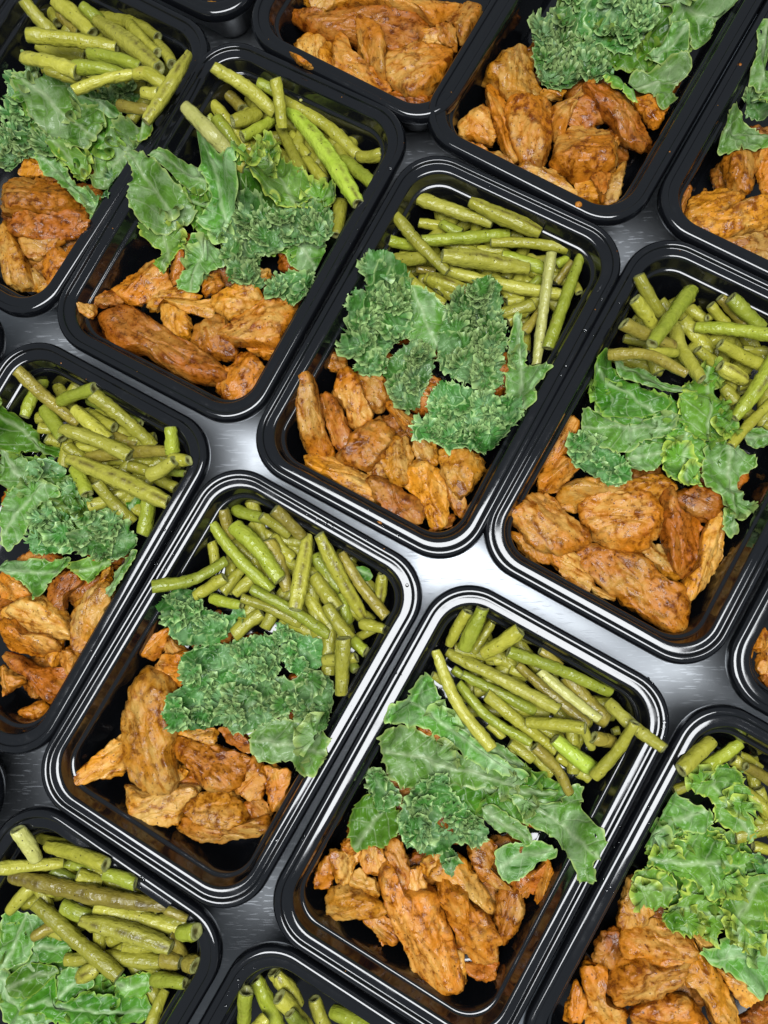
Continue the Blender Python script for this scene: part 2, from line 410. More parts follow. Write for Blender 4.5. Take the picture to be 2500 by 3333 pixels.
# beans: "x1 y1 [xm ym] x2 y2 width colour"; s = split along the seam, h = hollow cut end.  bottom to top
BD = {
'A': [(1, """410 0 470 20 60 o;240 20 310 120 70 o;330 80 430 170 80 b;130 0 290 190 85 y;300 0 400 80 500 180 90 y;440 30 540 110 75 g
540 100 700 120 850 200 80 o;850 230 930 350 70 o;700 130 850 290 75 o;520 110 690 230 860 370 100 ys;500 340 640 350 60 o
210 250 460 300 80 oh;150 190 400 215 630 260 80 o;250 380 480 450 60 o;480 290 600 310 760 360 75 g;130 310 280 340 420 390 90 y
400 360 540 370 660 400 80 g;720 400 800 400 890 460 80 o;400 490 720 400 70 y;770 500 860 510 70 y;650 570 820 600 75 b
1020 290 930 440 790 660 80 ys""")],
'B': [(1, """1220 500 1310 590 75 b;1080 600 1170 680 80 g;1390 440 1500 500 70 g;1150 560 1330 800 75 o;1260 660 1390 610 90 oh;1170 640 1290 820 85 g
1000 580 1110 690 1225 810 85 p;1310 740 1470 650 75 g;1150 360 1330 470 1480 600 80 y;1240 840 1330 900 100 yh"""),
      (2, """330 720 420 850 60 o;290 530 520 680 690 840 85 o;690 850 820 830 80 o;600 860 770 990 85 g;400 860 500 980 80 o
245 430 265 550 280 690 72 o;265 680 320 790 390 940 75 o;600 1090 570 1270 80 o;320 590 500 800 690 1100 105 Gs""")],
'C': [(0, """750 300 900 320 50 o;845 300 930 345 55 g;1145 355 1200 360 45 o;1000 410 1110 420 45 o;1340 480 1390 450 50 g;1420 560 1440 600 40 o
620 375 760 400 60 g;1110 440 1290 500 62 g;740 500 820 510 40 b;1230 570 1270 540 50 g;1130 640 1200 630 45 o;1340 560 1410 470 45 b;1200 770 1300 640 50 b
760 375 950 365 1135 350 62 g;740 190 880 240 1065 300 65 y;970 205 1100 270 1270 340 75 os;665 480 740 570 860 650 50 o
550 455 770 450 65 oh;790 535 1000 620 75 os;850 500 1080 560 1370 610 65 y;650 270 740 380 870 510 58 o;1060 385 1390 410 60 o
850 440 1020 460 1220 500 85 ys;1100 690 1240 650 65 oh;1320 430 1290 640 1255 910 55 p;1450 435 1390 600 1305 840 60 g""")],
'D': [(5, """1080 300 1150 380 75 o;1230 340 1320 400 80 o;1330 390 1400 370 50 o;1350 320 1440 420 70 o;1520 560 1690 580 60 o;1500 760 1580 740 60 o
960 160 1080 370 80 o;940 290 1040 440 85 o;880 500 1040 530 70 o;880 420 1150 540 80 b;1400 280 1540 440 80 b;1460 280 1630 440 90 g
1010 570 1160 580 60 o;1200 400 1340 590 85 o;1280 560 1420 660 80 o;800 590 1010 590 1220 690 75 b;1420 760 1490 850 80 o
1150 440 1190 560 1300 720 85 y;1270 440 1700 490 85 g;1400 650 1540 730 100 ys;1400 530 1640 650 85 o;1240 240 1140 380 1030 530 100 g
1640 960 1740 1000 60 o;1740 520 1620 740 1480 930 105 gs;1720 800 1560 960 1460 1080 65 o""")],
'E': [(7, """540 260 590 420 75 b;690 340 800 410 60 o;480 440 500 580 65 o;590 540 600 650 60 o;590 430 700 530 60 o;600 720 700 640 80 o
600 260 770 310 70 g;750 300 900 400 75 o;820 260 970 410 80 b;820 410 920 540 80 o;780 430 890 700 90 b;1230 1080 1260 1130 70 d;1090 1080 1260 1060 75 y
1180 720 1210 880 80 g;990 720 1110 880 80 o;1260 960 1370 900 60 o;1400 610 1380 790 75 os;1230 950 1310 1030 75 g
540 710 640 590 70 o;390 730 550 630 75 oh;480 740 640 780 75 g;1180 500 1290 680 1420 840 70 b;1040 510 1180 700 95 g;1030 620 1160 800 95 o
1290 880 1410 910 75 o;1100 780 1230 960 85 o;1060 400 1160 600 1310 860 90 os;640 740 780 790 960 880 65 o;600 350 720 460 850 640 100 g
480 340 600 500 800 700 80 g;160 680 380 640 560 540 75 g;690 690 900 800 1110 940 75 g;600 940 750 820 90 o;1000 400 970 580 930 800 105 ys;1190 960 1180 1260 90 o""")],
'F': [(9, """290 460 350 500 60 g;180 490 240 530 50 o;480 760 560 830 60 o;510 420 650 380 60 o;600 460 720 510 70 o;1150 800 1190 790 50 o;850 930 930 980 60 o
960 1020 1030 1050 70 o;370 150 270 330 75 o;500 210 400 370 70 o;760 360 870 440 60 b;900 500 1120 740 110 b;650 250 450 380 95 o;450 130 350 350 100 gh
760 470 1080 730 75 p;640 440 820 600 1020 760 70 b;590 365 880 470 1140 590 75 g;340 490 540 590 730 690 75 g;470 600 640 740 840 900 75 o
260 370 560 520 860 680 85 y;990 770 1040 890 60 y;690 750 1000 780 85 oh;1050 830 1160 850 90 b;600 860 720 950 75 o;730 880 850 1000 920 1130 75 b
840 840 1050 1000 100 G;320 540 480 720 710 860 70 g;195 360 310 640 500 890 75 y;1130 640 1250 760 1430 890 90 y;1270 750 1180 900 1050 1040 75 o""")],
'G': [(4, """210 980 280 1000 70 o;250 1040 330 1060 70 o;420 1080 540 1110 60 o;600 1020 740 1080 70 b;920 1220 1000 1230 50 d;470 840 600 890 760 960 50 d
240 720 130 920 75 gh;320 840 510 770 80 g;240 880 340 1040 90 g;490 900 620 980 75 o;90 670 250 820 420 960 75 b;400 880 590 1050 90 y
500 800 640 910 830 1080 85 o;920 980 930 1120 90 gh;930 1150 1020 1160 75 oh;360 1080 450 1150 70 o;470 1150 920 1110 75 b;340 990 520 1050 700 1130 85 y
700 1190 800 1220 80 oh;850 1260 950 1310 75 oh;810 1240 940 1160 85 y;400 1200 470 1340 85 g;480 1410 690 1330 80 y;520 1280 620 1400 720 1490 75 o
800 1370 770 1560 95 g;370 1150 640 1260 910 1390 110 ys""")],
'J': [(10, """210 650 400 700 70 o;350 790 500 830 60 g;280 830 420 900 80 d;420 850 550 890 80 o;560 850 730 900 80 g;900 1040 1010 1090 50 b;260 1160 340 1180 60 y
90 610 200 770 90 p;260 700 420 740 570 800 90 o;0 820 340 790 75 y;50 1050 170 920 80 y;340 1020 520 1090 90 g;180 1190 310 1120 75 b
520 1030 740 1090 970 1140 95 y;970 1160 1060 1160 105 gh;910 1190 1000 1300 70 b;360 1310 650 1300 880 1330 90 o;870 1310 970 1330 95 bh;1000 1330 1060 1340 100 b
60 860 450 950 900 1030 105 bs;440 1100 680 1160 920 1250 110 ys;430 1410 530 1350 100 ys;890 1480 820 1660 75 o;830 1420 1000 1440 90 g;190 1010 400 1200 640 1400 90 o""")],
'K': [(10, """1480 1370 1560 1480 100 y;1380 1420 1500 1680 100 g;1330 1480 1320 1680 90 gh;1500 1390 1620 1560 100 ys;1510 1510 1680 1720 100 y"""),
      (11, """370 1520 430 1680 90 y;470 1590 700 1690 90 g;110 1620 50 1700 90 yh;240 1600 330 1690 80 d""")],
'L': [(12, """1500 210 1620 280 70 o;1350 130 1190 290 100 o;1470 230 1600 310 80 y;1540 270 1700 370 70 b;1150 400 1350 300 70 o;1510 140 1230 330 85 g
1530 400 1700 550 90 o;1590 550 1710 640 70 g;1580 700 1720 740 70 oh""")]}
# chicken outlines, bottom to top
CD = {
'A': [(1, "200 1560 320 1520 250 1590;170 1440 240 1530 190 1560 160 1550;440 1240 510 1220 480 1280;330 1310 450 1280 440 1360 370 1440;90 1280 220 1300 330 1290 210 1390 120 1360;220 1420 300 1330 350 1400 300 1500 250 1520;0 1200 60 1260 120 1380 165 1510 160 1540 60 1540 0 1460;90 920 170 840 240 860 260 930 130 940;40 1200 110 1140 240 1170 380 1130 420 1060 450 1150 430 1240 280 1280 120 1270 50 1240;0 940 120 920 260 950 340 1000 390 1080 370 1140 240 1160 170 1130 60 1140 0 1110")],
'B': [(4, "1370 150 1440 120 1450 180 1400 200;900 160 960 20 1000 60 960 180;1090 200 1160 140 1200 220 1100 260;1330 530 1500 530 1470 590 1390 590;455 360 540 350 530 410 480 400;790 290 900 220 1060 250 1040 290 900 290 830 350;880 310 1000 360 1020 480 960 480 880 420;455 310 620 235 650 290 540 330 460 340;610 210 830 70 900 170 900 210 730 310 650 270;1300 560 1420 640 1400 720 1260 840 1160 760 1200 640 1230 650;1030 470 1120 380 1210 380 1230 440 1280 600 1180 600 1080 560;890 290 1020 290 1160 280 1130 370 1000 350;1150 270 1320 190 1395 230 1390 310 1250 385 1170 340;540 350 680 310 760 350 900 450 1050 530 1200 650 1225 710 1080 730 960 690 840 620 760 570 620 560 545 450;1190 450 1350 330 1480 250 1560 260 1585 330 1500 530 1380 530 1240 510")],
'C': [(0, "350 880 420 860 430 920 370 930;520 1330 610 1310 610 1400 540 1400;720 1240 800 1230 840 1330 760 1340;800 1620 880 1560 910 1580 850 1625;600 1080 650 1070 740 1170 770 1240 720 1230 640 1130;860 1360 900 1390 950 1500 930 1570 880 1500;480 940 560 930 620 1020 590 1090 530 1100 490 1000;620 1240 690 1220 720 1300 700 1420 650 1430 605 1380;840 1290 930 1260 1030 1310 1020 1380 940 1480 870 1420;320 1050 370 1035 420 1120 455 1230 430 1290 390 1270 340 1150;400 940 450 920 500 1000 540 1100 530 1150 450 1170 420 1080 375 1030;480 1190 560 1140 630 1180 620 1260 560 1340 490 1360 400 1310 430 1250;245 960 290 960 325 1100 335 1180 375 1280 330 1300 250 1270 220 1120 225 1000;260 1300 330 1290 430 1330 540 1400 560 1500 480 1480 380 1410 270 1350;700 1350 770 1330 850 1370 870 1480 870 1590 800 1610 750 1490 690 1430;530 1410 600 1400 700 1460 770 1500 750 1590 660 1600 570 1510")],
'D': [(14, "115 140 160 140 240 190 230 235 170 210;380 310 450 330 450 355 400 340;540 190 620 180 660 280 600 260;650 20 720 -20 790 0 810 60 740 90"), (5, "480 1140 560 950 640 940 640 1010 560 1130"),
      (14, "235 195 300 190 350 225 390 300 360 320 290 280"), (5, "420 1290 480 1150 570 1140 640 1190 560 1280 500 1330;550 1310 680 1250 900 1260 1050 1230 1160 1290 1090 1400 850 1330 650 1430 560 1400"),
      (14, "790 60 815 140 790 250 740 320 690 365 680 290 720 240 740 150;610 20 640 -20 665 50 740 90 735 180 710 260 650 265 620 180 610 90"),
      (5, "250 1440 290 1400 400 1330 510 1360 600 1450 710 1550 680 1620 500 1659 390 1620 320 1530;650 1420 750 1330 920 1300 1080 1390 1100 1520 1030 1620 960 1659 820 1640 740 1580"),
      (14, "340 215 390 175 460 190 540 200 620 280 690 310 695 430 655 465 590 430 470 350 400 290")],
'E': [(6, "740 840 900 740 900 800 830 900"), (10, "950 270 1000 300 980 340 950 330;950 80 1150 60 1140 150 1000 110;1180 60 1320 90 1360 200 1280 170 1200 110;1430 280 1550 300 1540 430 1480 510 1440 430"),
      (6, "880 880 930 790 1000 850 1020 890 940 920;830 960 900 880 1030 880 1010 1000 940 1050 900 1000"),
      (10, "400 320 440 280 520 210 640 110 660 280 580 330 500 350 420 360;690 380 790 400 950 380 1060 400 1000 480 960 570 890 580 720 540 700 480;1330 480 1390 460 1450 510 1450 580 1360 560;1330 260 1380 220 1430 300 1420 400 1380 460 1270 400 1320 330;930 160 970 110 1060 140 1200 180 1330 240 1300 330 1240 400 1100 380 1030 300 960 240;960 600 1010 540 1120 590 1260 590 1400 540 1450 580 1380 650 1260 670 1120 690 980 640;1000 480 1080 420 1220 410 1330 530 1280 590 1120 590 1020 530"),
      (6, "690 1060 750 980 830 965 910 1020 940 1150 950 1300 930 1400 950 1550 930 1620 850 1640 720 1570 660 1450 640 1250 680 1140")],
'F': [(11, "1610 780 1650 780 1640 920 1560 990;500 690 560 650 600 720 540 730;960 760 1040 730 1070 800 1000 860 950 830;1130 1270 1180 1300 1180 1450 1100 1380;1180 1340 1240 1340 1350 1340 1350 1400 1300 1430 1210 1400;640 1100 760 1090 810 1150 820 1210 740 1250 700 1180;370 910 390 830 450 760 470 880 430 940;610 750 660 690 740 720 740 830 680 860 620 830;570 850 630 850 720 920 710 1010 640 960 550 910;450 740 500 720 610 750 580 850 520 920 470 830;1430 880 1560 830 1610 790 1590 880 1520 980 1450 940;1360 980 1450 940 1500 1000 1490 1100 1400 1230 1360 1150;1220 690 1330 670 1360 740 1320 830 1400 900 1450 940 1380 930 1280 880 1220 790;870 850 940 820 970 900 960 950 880 950;1060 770 1180 790 1250 880 1300 960 1350 1060 1300 1060 1210 980 1130 890 1000 870;430 1080 450 960 530 920 620 950 700 1000 760 1060 740 1090 560 1100 450 1110;750 710 820 660 860 740 880 830 870 950 800 900 770 800;1040 900 1130 890 1200 940 1210 1010 1290 1060 1350 1170 1380 1230 1340 1340 1240 1340 1150 1250 1120 1150 1060 1030;730 830 790 800 860 950 940 950 1020 970 1060 1080 1110 1200 1150 1330 1180 1460 1080 1490 960 1460 890 1350 840 1220 760 1040 725 920")],
'G': [(6, "110 1180 230 1140 240 1200 140 1230;540 440 590 410 590 480 540 500;220 880 330 800 290 940;250 550 290 480 380 420 420 500 350 560 340 650 290 620;0 430 60 440 150 530 110 580 0 560;310 900 360 840 410 910 370 980 330 960;0 950 80 1000 100 1030 20 1100 0 1090;380 650 430 570 540 480 600 580 560 650 500 800 420 890 375 800;0 650 120 570 240 590 330 670 370 790 330 800 190 790 60 730 0 690;0 880 90 890 180 950 330 960 345 1050 290 1140 210 1100 150 1010 60 960;0 700 90 710 140 760 260 780 310 830 190 900 100 870 0 840")],
'H': [(3, "430 490 560 480 540 520 440 520;560 560 700 530 800 620 650 680 560 640;820 730 880 740 830 800;20 730 140 770 140 820 20 770;140 810 220 820 330 920 250 900 160 860;630 980 740 950 760 1090 680 1080 620 1040;800 960 890 870 870 1000 830 1100 770 1080;720 930 810 930 770 1080 740 1010;930 530 1060 520 1130 570 1050 670 990 620;0 640 100 570 150 590 190 740 110 750 60 720 0 720;500 560 600 520 700 420 740 450 650 540 590 630 560 720 510 720;130 400 200 310 280 260 390 260 400 400 430 470 280 520 180 450;340 850 440 860 540 920 620 1020 600 1050 480 990 330 920;670 480 750 440 850 480 940 560 1010 660 1050 740 960 770 880 740 830 660 740 570;140 470 190 460 240 520 250 720 340 840 250 820 190 700 150 580;250 540 370 490 480 520 495 650 490 760 440 860 330 840 260 700;540 720 620 650 760 660 820 720 840 880 780 920 640 950 560 900 500 850")],
'I': [(3, "1180 1100 1230 1000 1250 1030 1210 1120;1610 800 1700 760 1700 1020 1630 1000;1430 880 1490 800 1610 800 1600 920 1560 1020 1480 1000;1400 1300 1560 1260 1700 1230 1700 1410 1580 1390;1220 1130 1290 1040 1400 1010 1500 1040 1530 1080 1400 1150 1260 1220;1220 1190 1400 1140 1580 1060 1700 1030 1720 1170 1560 1230 1400 1280 1280 1260")],
'L': [(12, "1180 1140 1260 1190 1300 1260 1380 1230 1300 1160;1400 1370 1540 1430 1640 1480 1659 1560 1520 1550 1450 1460;1500 1700 1540 1620 1659 1520 1700 1700;570 1590 620 1460 660 1490 700 1610 640 1650 580 1640;950 1590 1100 1530 1220 1520 1290 1600 1310 1700 970 1720;660 1400 720 1340 800 1370 800 1420 780 1520 830 1560 900 1600 880 1690 700 1690 690 1560;1250 1230 1310 1300 1390 1380 1450 1480 1500 1600 1500 1680 1380 1680 1330 1560 1250 1460 1200 1450;880 960 940 870 1020 990 1040 1080 920 1140 850 1120;720 1300 770 1180 860 1160 880 1260 820 1350 740 1330;850 1330 960 1290 1080 1350 1250 1310 1210 1430 1120 1520 1000 1570 860 1570 780 1480 830 1420;870 1170 960 1150 1100 1120 1200 1200 1270 1230 1240 1330 1070 1340 970 1290 890 1290")],
'M': [(2, "320 280 380 310 440 350 380 340;1040 160 1130 160 1150 220 1000 210;390 -20 640 -20 540 40 480 70;820 520 900 470 1010 500 1070 480 1080 540 980 570 890 560;1130 130 1210 150 1220 260 1140 220;1170 60 1260 0 1360 30 1320 120 1260 200 1200 130;640 -20 1210 -20 1170 60 1090 120 1030 70 800 30;360 190 430 150 510 200 490 270 500 360 420 320 340 250;480 280 540 200 570 260 550 390 490 360;320 50 380 40 480 70 680 50 900 40 1040 80 1040 150 920 240 840 250 700 200 520 190 400 120;840 270 960 230 1120 220 1200 260 1160 370 1100 450 990 500 900 450 840 370;560 200 620 170 660 270 780 360 840 410 860 470 800 510 690 440 570 400;680 110 750 110 820 190 830 290 830 380 760 340 700 250")],
'N': [(1, "1060 0 1180 -30 1200 20 1120 35;1180 -10 1320 -40 1270 10 1200 35")],
'O': [(13, "1600 600 1680 540 1700 700;1460 270 1530 240 1530 330 1480 320;1530 400 1600 280 1700 280 1700 570 1560 530;1470 160 1560 60 1680 0 1700 260 1540 250")]}
# kale outlines with their kind: F broad leaf, M ruffled, C tightly curled, D deep green
KD = {
'A': [(1, "D 150 500 600 550 650 800 450 900 250 800"), (1, "C 0 740 150 730 300 760 280 820 100 860 0 900;C 0 380 90 340 200 370 230 430 120 480 130 700 60 740 0 700;C 480 520 600 480 700 450 760 520 720 540 640 580 540 560;M 740 650 830 640 810 740 750 770;C 480 970 660 930 600 1010 580 1080 500 1040;F 180 800 300 850 380 960 470 1010 570 1070 540 1170 460 1210 440 1110 340 1010 210 900;M 300 800 440 820 470 900 420 970 370 900 310 850;F 380 490 560 560 640 580 620 650 520 600 430 560;F 620 650 740 650 740 800 700 900 630 930 600 890 540 980 470 960 470 850 520 760;F 90 400 250 430 380 490 440 570 540 590 560 680 480 780 400 800 300 760 160 640 120 510")],
'B': [(1, "D 900 1000 1300 1000 1600 1150 1650 1350 1300 1350 1000 1200"), (1, "C 1230 1200 1380 1160 1450 1280 1400 1400 1420 1540 1250 1530 1200 1400"), (2, "F 300 1300 430 1270 520 1290 490 1390 450 1500 380 1450 300 1380;C 60 1140 250 1130 420 1090 550 1150 570 1240 500 1340 400 1330 280 1330 150 1390 60 1280;C 200 1480 290 1420 400 1430 440 1500 400 1560 410 1640 340 1650 280 1590 170 1570;M 250 960 400 940 460 1020 520 990 580 1060 500 1110 390 1110 280 1100 200 1050"),
      (1, "M 770 1260 880 1200 960 1230 990 1320 930 1370 890 1480 840 1430 850 1340;F 1010 1270 1080 1260 1200 1350 1220 1420 1120 1460 1080 1570 940 1530 1010 1420;M 1340 800 1440 690 1500 800 1570 880 1659 950 1650 1060 1520 1100 1370 1020 1340 900;F 860 910 960 880 1110 890 1120 980 1090 1040 1000 1020 880 950;F 1060 870 1140 840 1270 960 1360 990 1330 1090 1250 1130 1200 1280 1110 1200 1040 1140 1120 1010;F 745 890 850 930 990 1030 1030 1140 930 1180 870 1230 770 1210 725 1100 770 1010 740 950")],
'C': [(0, "F 690 580 760 590 860 660 900 760 800 860 700 800 690 680;F 1180 690 1215 850 1220 930 1300 945 1240 1030 1240 1090 1140 1140 1130 920 1150 760;C 640 860 760 800 820 890 780 1000 740 1110 640 1070 600 950;C 520 520 580 495 690 520 720 640 720 760 620 850 600 960 470 970 480 900 415 860 450 760 460 660 530 600;C 870 660 940 620 1000 560 1090 580 1110 680 1130 790 1120 900 1100 1030 980 1000 840 930 830 800;C 790 1010 900 980 1040 1030 1160 1060 1180 1160 1110 1250 1050 1300 920 1270 880 1300 820 1240 730 1240 720 1180 790 1150")],
'D': [(5, "D 750 800 1100 800 1450 900 1450 1150 1100 1150 800 1050"), (5, "F 1540 1000 1659 980 1690 1060 1570 1090;F 880 1110 1010 1060 1130 1080 1100 1150 1020 1220 930 1200;C 590 1020 680 1010 760 1060 860 1100 920 1180 910 1280 800 1300 740 1290 700 1230 600 1170;F 670 860 760 890 860 960 1000 930 1150 890 1150 1000 1000 1050 900 1110 760 1080 660 1000;M 1140 1000 1250 980 1330 1060 1300 1200 1290 1290 1180 1270 1090 1220;F 1330 1080 1440 1060 1540 1090 1640 1160 1570 1220 1520 1280 1540 1380 1590 1400 1500 1440 1490 1540 1430 1560 1420 1450 1400 1340 1310 1280;M 1190 780 1260 720 1340 610 1420 620 1400 750 1460 860 1500 960 1440 1050 1330 1060 1220 1000 1180 880;D 730 610 800 600 850 690 980 760 1140 830 1080 900 950 930 820 930 760 870 720 780 700 700;F 830 580 900 640 1010 650 1100 700 1210 750 1210 800 1040 760 930 730 850 680")],
'E': [(7, "D 1240 570 1330 580 1350 640 1280 640;D 980 1000 1090 1000 1110 1110 1040 1100;F 690 1460 820 1410 960 1420 1090 1440 1120 1520 1080 1640 960 1659 880 1640 760 1640 690 1560;C 280 1260 400 1200 560 1240 600 1330 520 1420 350 1450 260 1380;C 920 1180 1050 1130 1130 1200 1130 1350 1110 1440 980 1420 900 1320;C 820 880 930 930 1100 970 1110 1080 1000 1160 880 1140 850 1020;C 600 1200 800 1160 920 1200 940 1330 820 1400 640 1470 540 1400;C 370 1010 520 990 640 960 800 940 850 1020 830 1150 720 1200 560 1240 400 1300 330 1200;C 240 790 290 730 370 690 430 740 440 800 600 830 640 780 600 880 510 990 370 990 290 960 250 890")],
'F': [(9, "D 150 1000 500 950 850 1080 950 1200 700 1300 350 1250"), (9, "F 320 740 450 830 600 900 690 1010 560 960 400 880;D 560 1130 640 1080 760 1110 870 1130 800 1180 680 1170;F 520 1440 650 1410 760 1400 860 1440 750 1510 610 1600 540 1560;F 430 1210 500 1190 600 1260 700 1340 730 1390 710 1430 620 1380 480 1310;F 600 1140 720 1180 850 1180 960 1100 1010 1120 990 1210 1050 1260 1080 1370 1020 1450 1020 1540 940 1550 900 1450 800 1380 680 1290"),
      (8, "D 530 1240 600 1220 620 1300 730 1290 740 1420 670 1480 660 1510 600 1490 520 1520 480 1430 490 1320;C 590 1130 640 1110 700 1160 760 1250 700 1300 620 1300;F 660 870 760 850 900 900 1080 1010 1300 1080 1440 1120 1350 1190 1200 1200 1050 1160 850 1190 770 1180 680 1110 650 1000;F 820 650 880 570 930 590 970 690 1100 870 1290 1010 1440 1110 1200 1060 1000 930 850 850 690 790 700 740 800 690;C 960 1540 1030 1510 1060 1590 1020 1650 980 1600;C 820 1190 920 1110 1010 1090 1030 1200 1130 1310 1230 1410 1200 1490 1050 1490 960 1540 860 1530 760 1470 740 1330")],
'G': [(4, "D 0 1100 250 1150 500 1350 650 1480 400 1600 100 1500"), (4, "D 690 1350 760 1340 750 1420 700 1440"), (6, "F 560 420 740 310 720 400 640 520 600 570 530 540 590 480;F 0 380 90 360 250 380 370 350 340 420 270 490 220 590 160 520 80 470 0 430;M 390 380 520 340 600 380 540 430 480 490 410 450"),
      (4, "F 0 1070 120 1150 180 1200 140 1280 0 1290;C 330 1290 420 1290 430 1370 500 1460 360 1420 310 1350;F 370 1420 500 1430 620 1410 560 1480 440 1530 400 1500;C 470 1500 590 1430 680 1500 730 1570 720 1659 560 1700 430 1650 410 1580;C 200 1420 290 1390 380 1480 400 1560 390 1650 300 1659 150 1659 140 1560;F 0 1340 150 1290 310 1290 290 1360 210 1400 150 1500 0 1640;D 0 790 100 850 90 880 200 990 230 1060 340 1090 340 1150 220 1130 60 1120 0 1060;C 160 1190 230 1150 320 1170 350 1230 260 1260 180 1240")],
'H': [(3, "D 550 50 1100 50 1250 200 1100 380 750 330 600 250"), (3, "M 780 400 880 350 920 430 960 520 920 530 850 470 790 440;F 1000 20 1130 0 1450 0 1450 90 1370 130 1350 230 1270 250 1220 190 1130 180 1100 80;C 500 0 700 0 850 60 1000 20 1060 110 1000 200 900 290 760 220 620 170 560 60;C 600 240 700 200 800 280 840 370 740 420 650 330;C 390 130 460 80 560 40 620 130 620 240 540 330 660 400 580 470 440 470 400 370 390 250;F 980 330 1090 240 1130 170 1190 210 1230 270 1150 310 1130 380 1050 340;F 920 400 960 350 1060 360 1200 320 1240 380 1170 440 1150 550 1080 560 1050 480 940 460")],
'I': [(3, "C 1530 500 1640 560 1660 650 1560 620;M 1560 400 1700 420 1700 560 1600 530 1580 480;F 1590 140 1659 120 1700 200 1700 420 1580 400 1600 250;F 1420 650 1500 570 1580 640 1700 720 1640 790 1490 800 1440 830 1390 800 1420 720")],
'J': [(10, "D 0 1150 250 1200 500 1400 700 1550 300 1600 0 1500"), (10, "F 0 1300 60 1400 150 1520 250 1620 260 1680 0 1680;D 180 1210 290 1190 390 1200 380 1260 320 1330 220 1290;F 310 1480 360 1350 440 1380 520 1440 430 1490 350 1560;D 180 1500 290 1400 330 1520 480 1470 560 1500 680 1480 770 1540 780 1659 420 1680 300 1660 200 1600;M 640 1410 740 1380 820 1390 790 1500 700 1480;D 60 1390 190 1340 310 1370 290 1400 200 1480 120 1510 60 1470;F 0 1080 80 1060 190 1090 240 1120 200 1170 170 1290 90 1350 0 1300")],
'L': [(12, "D 1050 600 1400 600 1650 800 1600 1100 1200 1100 1050 850"), (12, "C 1580 740 1659 760 1700 850 1600 860;F 1300 1240 1380 1250 1500 1180 1620 1130 1700 1150 1700 1440 1590 1500 1530 1440 1420 1360 1320 1300;M 1440 900 1560 860 1700 840 1700 1100 1600 1150 1520 1200 1440 1130 1420 1010;M 930 860 1000 830 1130 850 1180 930 1100 1030 1000 1010 935 950;M 1080 1060 1180 1000 1220 860 1290 870 1380 980 1450 1080 1400 1200 1280 1190 1130 1150;M 1000 780 1130 700 1280 620 1400 650 1500 720 1590 760 1500 850 1440 950 1330 960 1250 870 1100 830;F 1080 480 1140 410 1230 470 1340 520 1400 560 1350 640 1200 640 1100 720 980 700 1030 620;M 1230 350 1340 320 1390 250 1480 290 1540 370 1560 480 1590 600 1580 680 1500 640 1390 560 1380 470 1260 400")]}
KALE_ON_TOP = 'BCL'          # in these trays the greens lie over the beans, elsewhere the beans lie over the greens

# ------------------------------------------------------------------ table
def build_table():
    n = 2
    v = [(-0.9, -0.8, 0), (0.9, -0.8, 0), (0.9, 1.1, 0), (-0.9, 1.1, 0), (-0.9, -0.8, -0.03), (0.9, -0.8, -0.03), (0.9, 1.1, -0.03), (-0.9, 1.1, -0.03)]
    q = [(0, 1, 2, 3), (7, 6, 5, 4), (0, 4, 5, 1), (1, 5, 6, 2), (2, 6, 7, 3), (3, 7, 4, 0)]
    o = mesh_obj('table_top', v, q, STEEL, smooth=False)
    o['kind'] = 'structure'; o['label'] = 'scratched brushed steel table top under the trays'
build_table()

# ------------------------------------------------------------------ trays
TW, TL, TR_ = 0.14782, 0.222, 0.028
def rrect(d, nc=14):
    hw, hl = TW / 2 - d, TL / 2 - d
    r = max(TR_ - 0.72 * d, 0.010)
    out = []
    for cx, cy, a0 in ((hw - r, hl - r, 0), (-hw + r, hl - r, 90), (-hw + r, -hl + r, 180), (hw - r, -hl + r, 270)):
        for i in range(nc + 1):
            a = math.radians(a0 + 90 * i / nc)
            out.append((cx + r * math.cos(a), cy + r * math.sin(a)))
    return np.array(out)
def prof_mesh(prof, fill=False):
    rings = [np.column_stack([rrect(d / 1000), np.full(60, z / 1000)]) for d, z in prof]
    v = np.concatenate(rings); q = ring_quads(len(prof), 60)
    t = None
    if fill:
        c = len(v); v = np.vstack([v, [(0, 0, prof[-1][1] / 1000)]])
        b = (len(prof) - 1) * 60
        t = [(b + j, b + (j + 1) % 60, c) for j in range(60)]
    return v, q[:, ::-1], (None if t is None else [x[::-1] for x in t])
RIM = [(2.2, -7.4), (0.9, -7.6), (0.25, -7.2), (0.0, -6.4), (0.1, -4.6), (0.5, -2.6), (1.0, -1.4), (1.5, -0.75), (2.1, -0.3), (2.7, -0.05),
       (3.4, 0.0), (4.1, -0.08), (4.5, -0.3), (4.75, -0.8), (4.95, -1.5), (5.2, -1.85), (5.6, -2.0), (6.4, -1.95), (8.0, -1.8), (9.3, -1.85), (10.0, -2.1),
       (10.5, -2.6), (10.85, -3.4)]
BASIN = [(10.85, -3.4), (11.5, -6.0), (12.4, -9.6), (12.7, -10.5), (13.2, -11.0), (13.8, -11.15), (14.4, -11.4), (14.75, -12.1), (15.4, -17), (17.0, -30),
         (18.6, -42.5), (19.2, -45.5), (20.4, -47.6), (22.2, -48.6), (25, -49.0), (34, -49.0)]
